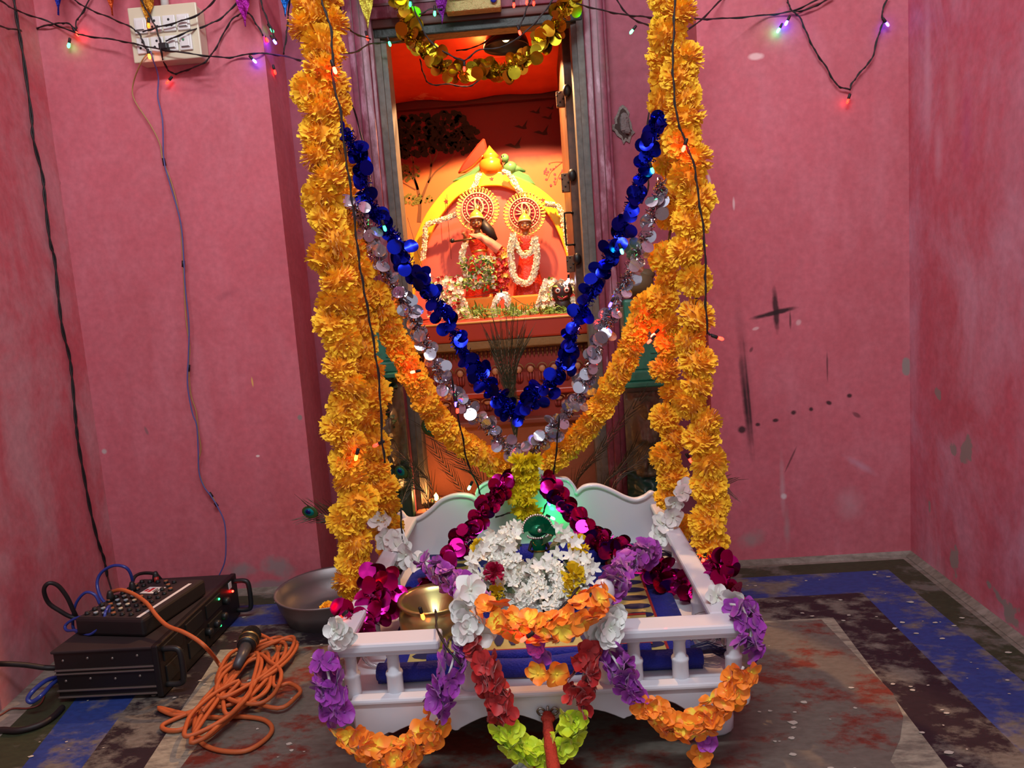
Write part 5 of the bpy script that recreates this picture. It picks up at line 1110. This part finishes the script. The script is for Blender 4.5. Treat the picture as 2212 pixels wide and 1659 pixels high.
fairy('fairy_lights', 'fairy light wire running down the left marigold ropes',
      [[(690, -20, FLY-.05), (700, 20), (714, 60), (718, 120), (720, 180), (735, 240), (745, 330), (756, 400), (766, 480), (775, 560), (785, 620), (796, 680), (810, 760), (820, 840), (825, 950), (832, 1000)], [(718, 60, -.2), (740, 160, -.1), (765, 240, .05), (790, 330, .08), (800, 400, .05), (780, 440, -.2)], [(720, 108, -.3), (760, 115, -.1), (800, 95, .06), (840, 92, .10), (880, 88, .1), (905, 92, .1)], [(728, -10, -.3), (750, 60, -.1), (800, 85, .08)]],
      [(722, 148, FLY-.055, 'r', 110, 1, 3), (895, 803, -.29, 'r', 110, -5, 1), (815, 960, FLY-.03, 'r', 14, -6, 3), (770, 985, FLY-.035, 'o', 22, -1, 4), (793, 80, .07, 'r', 12, 1, 4), (841, 92, .09, 'g', 22, 1, 3), (716, 110, -.42, 'r', 16, 1, 4), (830, 490, -.33, 'g', 12, 1, 3)])
fairy('fairy_lights', 'fairy light wire running down the right marigold ropes',
      [[(1458, -20, FRY-.05), (1456, 60), (1453, 120), (1455, 180), (1462, 250), (1478, 300), (1500, 360), (1508, 420), (1520, 500), (1524, 580), (1524, 640), (1528, 720)], [(1325, -10, .02), (1360, 35, -.05), (1400, 55, -.2), (1430, 70, -.3)], [(1395, 120, -.2), (1410, 160), (1405, 210), (1398, 300), (1400, 400), (1385, 440)], [(1245, 8, .02), (1300, 22), (1350, 32), (1390, 36, -.15), (1430, 40, -.3)], [(1528, 720, FRY-.04), (1545, 728)], [(1505, 800, -.35), (1500, 900, -.38), (1495, 985, -.40)]],
      [(1366, 66, .03, 'g', 45, -4, 5), (1478, 317, FRY-.055, 'r', 70, -1, 3), (1416, 5, -.35, 'g', 60, 0, 4), (1553, 730, FRY-.04, 'r', 22, 6, 2), (1413, 722, -.28, 'r', 110, -3, 3), (1405, 735, -.285, 'r', 40, -3, 3), (1490, 992, -.38, 'r', 24, 2, 3), (1548, 1080, FRY+.01, 'r', 90, 2, 3), (1520, 1208, FRY-.02, 'r', 26, -1, 3), (1408, 365, -.33, 'g', 22, 1, 3), (1342, 540, -.30, 'g', 40, 1, 3)])
fairy('fairy_lights', 'fairy light wires looping below the lintel of the shrine door',
      [[(885, -10, .03), (905, 45), (930, 90), (970, 118), (1003, 132)], [(1003, 132, .03), (1035, 108), (1075, 104), (1110, 88), (1150, 55), (1180, 20), (1200, -10)], [(907, 128, .30), (915, 160), (930, 182), (970, 182), (1010, 187), (1040, 170), (1062, 150)], [(985, 110, .25), (1030, 100), (1078, 70)], [(1148, -10, .04), (1135, 25), (1122, 62)], [(905, 32, .04), (930, 20), (955, 20)]],
      [(1003, 146, .03, 'r', 16, 0, 5), (1122, 68, .04, 'r', 26, 1, 3), (1110, 8, .05, 'r', 20, 0, 4), (1138, 2, .05, 'r', 20, 0, 4), (1153, 4, .05, 'r', 14, 0, 4), (939, 26, .04, 'g', 22, 0, 3), (886, 6, .03, 'g', 10, 0, 3)])
fairy('fairy_lights', 'fairy light wires strung over the backrest and front of the swing',
      [[(975, 815, -.3), (985, 880), (998, 940), (1010, 1000), (1030, 1045), (1042, 1082, -.14)], [(1208, 900, -.24), (1203, 960), (1195, 1040, -.14)], [(1070, 1118, -.16), (1105, 1108), (1150, 1112), (1172, 1118)], [(1172, 1112, -.15), (1180, 1090), (1190, 1075)], [(865, 1100, -.33), (868, 1150), (875, 1215, -.37)], [(940, 1320, -.7), (948, 1370, -.80), (985, 1425, -.84), (1000, 1440)], [(1130, 1378, -.86), (1185, 1345), (1225, 1300), (1250, 1270, -.80)]],
      [(1015, 1051, -.16, 'g', 110, -2, 4), (1191, 1118, -.155, 'g', 240, 4, 2), (1135, 1378, -.868, 'r', 30, -3, 2), (912, 1328, -.68, 'o', 16, 1, 3), (738, 1332, -.70, 'r', 5, -2, 2), (1185, 1085, -.15, 'b', 18, 1, 3), (985, 870, -.3, 'b', 22, 0, 4), (988, 884, -.3, 'r', 16, 0, 4), (1320, 655, -.28, 'b', 20, -2, 4)])
fairy('fairy_lights', 'small white star lights among the altar flowers', [[(880, 470, YD-.02), (915, 585), (928, 592), (1000, 640, YD-.12), (1083, 632, YD-.14), (1150, 660, YD-.14), (1228, 603, YD-.16)], [(965, 420, YA-.03), (968, 480), (975, 560)]],
      [(928, 592, YD-.1, 'w', 30, 0, 2), (1083, 634, YD-.155, 'w', 30, 0, 2), (1228, 603, YD-.23, 'w', 40, 0, 2)], None, .0008, False)
# ================================================================== SWITCH BOARD on the left wall
PLS = pm('aged cream plastic', (.66, .60, .44), .35, 0, (.60, .52, .36), 6); SWW = pm('white switch plastic', (.74, .73, .70), .3, 0, (.66, .65, .62), 20)
a = P(278, 22, 0); c = P(420, 128, 0)
bx0_, bx1_ = P(285, 76, -.05).x, P(428, 66, -.05).x; bz0, bz1 = P(366, 128, -.05).z, P(346, 14, -.05).z
swb = thing('switch_board', 'cream switch board with switches and sockets high on the left wall', 'switch board', ((bx0_+bx1_)/2, 0, (bz0+bz1)/2))
MB().bbox((bx0_, -.045, bz0), (bx1_, .0, bz1), .005).build('backbox', PLS, swb); MB().bbox((bx0_-.003, -.052, bz0-.003), (bx1_+.003, -.044, bz1+.003), .003).build('face_plate', PLS, swb)
for i in range(4):
    for j in range(2):
        x0 = bx0_+.012+i*(bx1_-bx0_-.024)/4; w = (bx1_-bx0_-.024)/4-.004; z0 = bz0+.016+j*(bz1-bz0-.03)/2; h_ = (bz1-bz0-.03)/2-.010; b = MB()
        b.bbox((x0, -.0575, z0), (x0+w, -.050, z0+h_), .002)
        if (i, j) in ((0, 0), (1, 0), (1, 1), (2, 1)):
            for qx, qz in ((.3, .35), (.7, .35), (.5, .72)): b.ball((x0+w*qx, -.0575, z0+h_*qz), (.0032, .001, .0032), 8, 1)
            b.build('socket', [SWW, BLACK], swb)
        else:
            b.bbox((x0+w*.15, -.061, z0+h_*.15), (x0+w*.85, -.056, z0+h_*.85), .002); b.box((x0+w*.2, -.0615, z0+h_*.18), (x0+w*.8, -.0608, z0+h_*.22), 1)
            if (i, j) == (3, 0): b.ball((x0+w*.4, -.0618, z0+h_*.62), (.003, .001, .003), 8, 2)
            b.build('switch', [SWW, BLACK, pm('green indicator', (.05, .25, .12), .3)], swb)
b = MB(); q = P(357, 102, -.06); b.bbox(q-V((.012, .012, .008)), q+V((.010, .012, .008)), .003); b.build('plug', BLACK, swb)
b = MB(); b.tube([P(357, 16, -.02), P(353, -20, -.02), P(346, -80, -.02)], .010, 12); struct(b.build('trim_7', SWW, None, True))
# ================================================================== CABLES on the left
xlw = lambda Y: WX0+(-.95-WX0)*(Y/-1.95)+.006
def side_pts(lst, X=None):
    o = []
    for (x, y) in lst:
        # the left wall is a slanted plane: n.(p-p0)=0
        p0 = V((WX0+.007, 0, 0)); dv = V((-.95-WX0, -1.95, 0)); nn = V((-dv.y, dv.x, 0)).normalized(); d = ray(x, y); o.append(CAM+d*((p0-CAM).dot(nn)/d.dot(nn)))
    return o
b = MB(); pp = spline(side_pts([(26, -30), (38, 50), (50, 120), (68, 250), (72, 300), (92, 380), (97, 430), (108, 520), (118, 560), (126, 640), (135, 710), (150, 770), (156, 820), (163, 900), (168, 950), (180, 1020), (195, 1100), (212, 1170), (224, 1205), (232, 1245)]), 8)
for ph in (0, pi): b.tube([p+V((.002*cos(i*.55+ph), .002*sin(i*.55+ph), 0)) for i, p in enumerate(pp)], .0022, 5)
b.tube([pp[-1], P(240, 1272, -.24)], .0022, 5)
tag(b.build('power_cable', WIRE, None, True), 'black twisted cable hanging down the left side wall to the mixer', 'cable')
tw = thing('twin_wire', 'blue and yellow twin wire hanging from the switch board to the amplifier', 'cable', P(352, 340, -.02))
bl = [(325, 110, -.06), (330, 128, -.055), (342, 165, -.02), (341, 210, -.014), (351, 260), (354, 345), (368, 400), (390, 480), (397, 560), (400, 620), (408, 700), (407, 770), (405, 830), (415, 890), (425, 920), (428, 970), (430, 1020), (440, 1050), (456, 1072), (470, 1095), (485, 1130), (488, 1180), (485, 1215), (472, 1246, -.05)]
yl = [(322, 112, -.06), (305, 135, -.055), (288, 180, -.02), (290, 215, -.014), (325, 270), (345, 310), (352, 345), (372, 400), (388, 470), (395, 560), (398, 620), (402, 690), (410, 750), (408, 790), (412, 850), (424, 890), (428, 930), (434, 970), (428, 1010), (445, 1058), (458, 1070), (468, 1090)]
b = MB(); b.tube(spline(px3(bl), 6), .0018, 6); b.build('blue_wire', pm('blue violet wire', (.10, .10, .30), .5), tw, True)
b = MB(); b.tube(spline(px3(yl), 6), .0017, 6); b.build('yellow_wire', pm('dull yellow wire', (.42, .24, .09), .5), tw, True)
for (x, y, x2, y2) in ((353, 342, 356, 358), (396, 563, 396, 577), (408, 788, 407, 802), (452, 1064, 459, 1074), (464, 1086, 470, 1094)):
    b = MB(); b.tube([P(x, y, -.014), P(x2, y2, -.014)], .0042, 8); b.build('tape_wrap', BLACK, tw, True)
# ================================================================== AMPLIFIER and MIXER
AX0, AX1, AY0, AY1, AH = -1.035, -.812, -.535, -.158, .112
AMB = pm('black amplifier paint', (.009, .006, .007), .45, 0, (.006, .005, .005), 30); AMT = pm('dusty black amplifier top', (.030, .019, .019), .6, 0, (.016, .010, .011), 20); STR = pm('worn aluminium strip', (.22, .19, .17), .4, .7)
am = thing('amplifier', 'black power amplifier on the floor by the left wall under the mixer', 'amplifier', ((AX0+AX1)/2, (AY0+AY1)/2, 0))
MB().bbox((AX0, AY0+.006, .008), (AX1-.012, AY1, AH-.004), .003).build('chassis', AMB, am)
MB().bbox((AX0-.002, AY0+.002, AH-.006), (AX1-.008, AY1+.002, AH), .002).build('top_cover', AMT, am)
for z in (.070, .062, .026, .012): MB().bbox((AX0, AY0+.002, z-.0022), (AX1-.014, AY0+.008, z+.0012), .001).build('heat_sink_rib', STR, am)
b = MB()
for z in (.090, .046):
    for k in range(4): b.ball((AX0+.02+.052*k, AY0+.0055, z+.003*(k % 2)), (.003, .002, .003), 8)
b.build('screws', STR, am, True)
fp = MB().bbox((AX1-.014, AY0, .004), (AX1, AY1+.004, AH+.002), .003).build('front_panel', AMB, am)
b = MB()
for y in (AY0+.055, AY0+.15, AY0+.245): b.bbox((AX1-.002, y-.038, AH-.040), (AX1+.003, y+.038, AH-.008), .001); b.bbox((AX1-.002, y-.036, AH-.088), (AX1+.003, y+.036, AH-.052), .001)
b.build('vent_grille', pm('dark grille', (.008, .008, .008), .5), fp)
for y, z in ((AY0+.20, .045), (AY0+.24, .045), (AY0+.28, .045), (AY0+.30, .075)): b = MB(); b.lathe([(.009, 0), (.009, .010), (.007, .014), (.001, .014)], 16, M.Translation((AX1, y, z)) @ M.Rotation(pi/2, 4, 'Y')); b.build('level_knob', BLACK, fp, True)
for y, z, k, s in ((AY0+.27, .093, 'g', 8), (AY0+.345, .080, 'r', 40), (AY0+.262, .030, 'g', 6)): b = MB(); b.ball((AX1+.003, y, z), .0028, 8); b.build('indicator_light', bulb_mat(k, s), fp, True)
b = MB(); b.bbox((AX1, AY1-.045, AH-.022), (AX1+.0015, AY1-.03, AH-.006), .0004); b.build('paper_tag', SWW, fp)
for y in (AY0+.018, AY1-.012):
    b = MB(); b.tube(spline([(AX1-.002, y, AH-.014), (AX1+.026, y, AH-.014), (AX1+.036, y, AH-.026), (AX1+.036, y, .034), (AX1+.026, y, .022), (AX1-.002, y, .022)], 4), .006, 10); b.build('rack_handle', BLACK, am, True)
for x in (AX0+.03, AX1-.03):
    for y in (AY0+.03, AY1-.03): MB().bbox((x-.012, y-.012, 0), (x+.012, y+.012, .009), .002).build('rubber_foot', BLACK, am)
# mixer: a wedge on top of the amplifier
mx_ = V((-.925, -.375, AH)); rz = radians(-9)
MT = M.Translation(mx_) @ M.Rotation(rz, 4, 'Z'); MBD = pm('black mixer steel', (.008, .006, .007), .5, 0, (.012, .010, .011), 40); MFC = pm('dusty mixer face', (.030, .021, .021), .55, 0, (.018, .014, .015), 30)
mixer = thing('audio_mixer', 'small black audio mixer with rows of coloured knobs on the amplifier', 'mixer', mx_)
hw, hd_, h0, h1 = .083, .106, .040, .040
b = MB(); bm_ = [(-hw, -hd_, 0), (hw, -hd_, 0), (hw, hd_, 0), (-hw, hd_, 0), (-hw, -hd_, h0), (hw, -hd_, h0), (hw, hd_, h1), (-hw, hd_, h1)]
b.bbox((-hw, -hd_, .002), (hw, hd_, h0), .006, 0, MT); o = b.build('case', MBD, mixer)
b = MB(); b.bbox((-hw+.006, -hd_+.006, h0-.002), (hw-.006, hd_-.006, h0+.001), .0008, 0, MT); b.build('control_face', MFC, mixer)
b = MB(); b.bbox((hw-.022, -hd_+.008, h0), (hw-.014, hd_-.03, h0+.0016), .0004, 0, MT); b.build('white_scale_strip', pm('white paper strip', (.70, .68, .66), .6), mixer)
b = MB(); b.bbox((-.025, .02, h0), (.018, .055, h0+.0015), .0004, 0, MT); b.bbox((-.012, .026, h0+.001), (-.004, .048, h0+.002), .0003, 1, MT); b.bbox((-.022, .03, h0+.001), (-.015, .042, h0+.002), .0003, 1, MT)
for k in range(3): b.bbox((.001+.005*k, .028, h0+.001), (.004+.005*k, .046-.005*(k % 2), h0+.002), .0003, 2, MT)
b.build('paper_sticker', [SWW, pm('red print', (.5, .02, .03), .5), BLACK], mixer)
KC = [pm('grey blue knob cap', (.30, .36, .40), .4), pm('orange brown knob cap', (.30, .10, .04), .4), pm('cream knob cap', (.50, .46, .34), .4), pm('black knob cap', (.02, .02, .02), .4)]
for i in range(6):
    for j in range(9):
        if -.03 < (-.055+.019*i) < .02 and .015 < (-.088+.021*j) < .06: continue
        if i > 4 and j > 6: continue
        m = MT @ M.Translation((-.066+.0215*i, -.088+.021*j, h0+.001)); kc = 1 if (i+j) % 4 == 3 else (0 if i in (1, 2) and j < 6 else (2 if i == 3 and j < 6 else 3)); b = MB(); b.lathe([(.0055, 0), (.0050, .004), (.001, .0042)], 10, m, 0); b.lathe([(.0048, .0041), (.0044, .006), (.001, .0061)], 10, m, 1); b.build('control_knob', [BLACK, KC[kc]], mixer, True)
b = MB(); b.lathe([(.006, 0), (.005, .012), (.001, .013)], 10, MT @ M.Translation((-.03, .085, h0))); b.build('red_plug', pm('red plug', (.35, .02, .015), .4), mixer, True)
for (x, y) in ((-.066, -.02), (-.05, .03), (-.035, .09)):
    b = MB(); b.lathe([(.008, 0), (.008, .010), (.006, .018), (.004, .023)], 12, MT @ M.Translation((x, y, h0+.001))); b.build('jack_plug', BLACK, mixer, True)
# cables round the mixer
BC = pm('blue glossy cable', (.030, .055, .30), .25, 0, (.02, .03, .18), 30)
def cable(name, lab, lst, r, m, cat='cable'):
    b = MB(); b.tube(spline(px3(lst), 8), r, 8); return tag(b.build(name, m, None, True), lab, cat)
cable('blue_cable', 'thin blue cable looping above the back of the mixer', [(262, 1312, -.36), (225, 1300, -.36), (210, 1265, -.34), (218, 1238, -.33), (245, 1222, -.33), (272, 1226, -.33), (284, 1245, -.32), (285, 1268, -.31), (268, 1280, -.32)], .0035, BC)
b_ = cable('blue_cable', 'coiled blue cable hanging off the left side of the mixer', [(216, 1305, -.40), (205, 1285, -.40), (185, 1280, -.40), (166, 1300, -.40), (158, 1330, -.40), (160, 1360, -.40), (185, 1370, -.42), (215, 1360, -.44), (232, 1335, -.45), (236, 1310, -.44), (228, 1322, -.46), (222, 1345, -.47), (195, 1370, -.47), (165, 1362, -.45), (145, 1362, -.43), (142, 1350, -.42), (165, 1335, -.42), (195, 1330, -.43)], .0032, BC)
cable('black_cable', 'black cable standing in a tall loop at the left wall beside the mixer', [(225, 1318, -.40), (200, 1335, -.40), (170, 1335, -.40), (160, 1322, -.41), (145, 1290, -.42), (125, 1265, -.43), (105, 1260, -.44), (95, 1275, -.44), (105, 1302, -.43), (130, 1320, -.42), (155, 1333, -.41), (190, 1338, -.40)], .0045, WIRE)
cable('black_cable', 'black cable arching over the back edge of the mixer', [(285, 1262, -.30), (292, 1245, -.28), (310, 1238, -.25), (335, 1240, -.23), (348, 1252, -.22)], .004, WIRE)
cable('mains_cable', 'thick black mains cable entering at the left behind the amplifier', [(-30, 1438, -.60), (0, 1434, -.55), (50, 1436, -.52), (95, 1442, -.50), (122, 1443, -.49), (140, 1444, -.47)], .0055, WIRE)
cable('blue_cable', 'blue cable bent in a flat loop on the floor left of the amplifier', [(128, 1462, -.50), (100, 1470, -.54), (72, 1492, -.57), (60, 1510, -.58), (70, 1516, -.58), (92, 1500, -.57), (112, 1478, -.53), (132, 1464, -.50)], .0045, BC)
def fcable(name, lab, lst, r, m, z=None):
    b = MB(); b.tube(spline([Q(x, y, r+.0005+(q[0] if q else 0)) for x, y, *q in lst], 6), r, 8); return tag(b.build(name, m, None, True), lab, 'cable')
fcable('mains_cable', 'thick black cable curving on the green floor band below the amplifier', [(-40, 1585), (0, 1577), (40, 1578), (85, 1566), (115, 1548), (135, 1528)], .006, WIRE)
fcable('red_wire', 'thin red and brown wire on the floor left of the amplifier', [(-30, 1555), (0, 1545), (25, 1531), (60, 1530), (85, 1522), (95, 1505), (92, 1495)], .0018, pm('red brown wire', (.16, .03, .02), .5))
# microphone and its orange cable
OC = pm('orange rubber cable', (.50, .115, .030), .55, 0, (.40, .085, .022), 30)
b = MB(); ctl = [P(240, 1279, -.36), P(262, 1274, -.38), P(290, 1284, -.40), P(318, 1304, -.44), P(338, 1330, -.47), P(362, 1352, -.50), P(395, 1365, -.52), P(425, 1382, -.53), P(448, 1402, -.53)]+[Q(470, 1430, .02), Q(488, 1462, .012), Q(480, 1490, .02)]
random.seed(5); zc = .008
loops = [(530, 1455, 48, 72, .3), (540, 1450, 100, 42, -.75), (500, 1500, 120, 40, -.85), (530, 1460, 60, 66, 0), (520, 1480, 135, 36, -.8), (560, 1430, 90, 38, -.5), (490, 1510, 110, 30, -.9), (540, 1470, 66, 60, -.2), (550, 1440, 105, 34, -.6), (470, 1530, 90, 34, -.6)]
for i, (cx, cy, rx, ry, ro) in enumerate(loops):
    for k in range(9):
        a = 2*pi*k/9+i*.7; x, y = rx*cos(a), ry*sin(a)*.85; ctl.append(Q(cx+x*cos(ro)-y*sin(ro)+rnd(-6, 6), cy+x*sin(ro)+y*cos(ro)+rnd(-5, 5), zc+.0022*i+rnd(0, .006)))
ctl += [Q(x, y, .006) for x, y in ((430, 1560), (420, 1580), (440, 1608), (480, 1622), (530, 1622), (570, 1600), (588, 1575), (570, 1555), (520, 1548), (475, 1550), (440, 1548), (390, 1540), (342, 1529))]
ctl += [Q(x, y, .006) for x, y in ((380, 1545), (430, 1535), (400, 1572), (365, 1578), (350, 1568), (380, 1552), (440, 1530))]
ctl += [Q(x, y, .014) for x, y in ((510, 1510), (600, 1530), (640, 1505), (648, 1490), (625, 1476), (590, 1478), (600, 1400), (560, 1370), (540, 1372), (520, 1385))]
b.tube(spline(ctl, 5), .0042, 8); tag(b.build('orange_cable', OC, None, True), 'orange microphone cable in a tangled coil on the floor before the amplifier', 'cable')
mic = thing('microphone', 'black hand microphone with brass ring lying on the orange cable coil', 'microphone', Q(535, 1395, .03))
h_ = Q(540, 1378, .055); tl = Q(512, 1440, .040); d = (h_-tl).normalized(); b = MB(); b.tube([tl, tl.lerp(h_, .75)], [.009, .014], 16); b.build('mic_body', pm('slate grey mic body', (.075, .075, .085), .4, .3), mic, True)
b = MB(); q = tl.lerp(h_, .78); b.tube([q-d*.010, q-d*.008, q+d*.014], [.015, .020, .021], 16); b.build('mic_collar', BLACK, mic, True)
b = MB(); b.tube([q+d*.013, q+d*.017], .0225, 16); b.tube([q-d*.004, q-d*.001], .0205, 16); b.build('brass_ring', pm('brass ring', (.40, .27, .10), .35, .9), mic, True)
b = MB(); b.ball(q+d*.030, (.022, .022, .022), 16); b.build('mic_grille', pm('dark mesh grille', (.03, .026, .022), .5, .5, bump=.8, bscale=600), mic, True)
# plaque above the lintel, partly in view
pq = thing('wall_plaque', 'cream and gold framed plaque fixed above the shrine door lintel', 'plaque', P(1025, 0, .10)); a = P(965, 31, .10); c = P(1083, 20, .10)
MB().bbox((a.x, .085, min(a.z, c.z)), (c.x, .119, a.z+.10), .003).build('gilt_frame', pm('hammered cream gilt', (.55, .47, .20), .5, .2, (.45, .36, .14), 60, bump=.8, bscale=160), pq)
b = MB(); b.bbox((a.x+.012, .080, a.z+.026), (c.x-.012, .088, a.z+.09), .002); b.build('picture_panel', pm('cream panel', (.50, .42, .30), .5), pq)
b = MB(); b.tube([(a.x+.018, .079, a.z+.033), (c.x-.035, .079, a.z+.033)], .002, 6); b.tube([(a.x+.02, .079, a.z+.033), (a.x+.02, .079, a.z+.08)], .002, 6); b.build('brown_border', pm('brown relief', (.22, .11, .05), .5), pq)
b = MB(); q = P(1066, -2, .078); b.ball(q, (.009, .004, .009), 10); b.build('blue_stone', pm('blue stone', (.01, .02, .3), .3), pq, True)
# fallen petals and paint flecks on the floor
b = MB(); random.seed(9)
for k in range(340):
    x = rnd(-1.05, .88); y = -rnd(.02, 1.05); r = rnd(.0012, .0045)*(1 if k % 7 else 1.5); n = 7
    if -.42 < x < .34 and -.82 < y < -.05: continue
    b.add([(x+r*rnd(.7, 1.3)*cos(2*pi*i/n)*1.4, y+r*rnd(.6, 1.2)*sin(2*pi*i/n), .0013+.0006*rnd(0, 1)) for i in range(n)], [tuple(range(n))])
tag(b.build('floor_flecks', pm('pale dried petals', (.52, .47, .40), .8, 0, (.40, .36, .30), 200)), 'scattered pale dried petals and paint flecks on the painted floor', 'petals', None, 'stuff')
# ================================================================== LIGHT
w = bpy.data.worlds.new('room'); SC.world = w; w.use_nodes = True; bg = w.node_tree.nodes['Background']
bg.inputs[0].default_value = (.86, .93, 1.0, 1); bg.inputs[1].default_value = .60
def light(name, kind, loc, energy, col, target=None, **kw):
    ld = bpy.data.lights.new(name, kind); ld.energy = energy; ld.color = col
    for k, v in kw.items(): setattr(ld, k, v)
    o = bpy.data.objects.new(name, ld); COL.objects.link(o); o.location = loc
    if target is not None: o.rotation_euler = (V(target)-V(loc)).to_track_quat('-Z', 'Y').to_euler()
    return o
light('tube_light', 'AREA', (-.1, -1.75, 2.35), 37, (.88, .95, 1), (-.1, .0, 1.25), shape='RECTANGLE', size=1.3, size_y=.15)
light('shrine_lamp', 'SPOT', (lp.x, lp.y-.002, LZ-.024), 80, (1, .53, .24), (lp.x, lp.y+.13, 0), spot_size=radians(130), spot_blend=.12, shadow_soft_size=.012)
light('canopy_fill', 'POINT', (-.12, .44, 1.535), .8, (1, .36, .12), shadow_soft_size=.02)  # added fill light without a fitting, brightens the canopy cloth
light('diya_glow', 'POINT', (dp.x, .14, dz+.04), 1.1, (1, .45, .14), shadow_soft_size=.008)
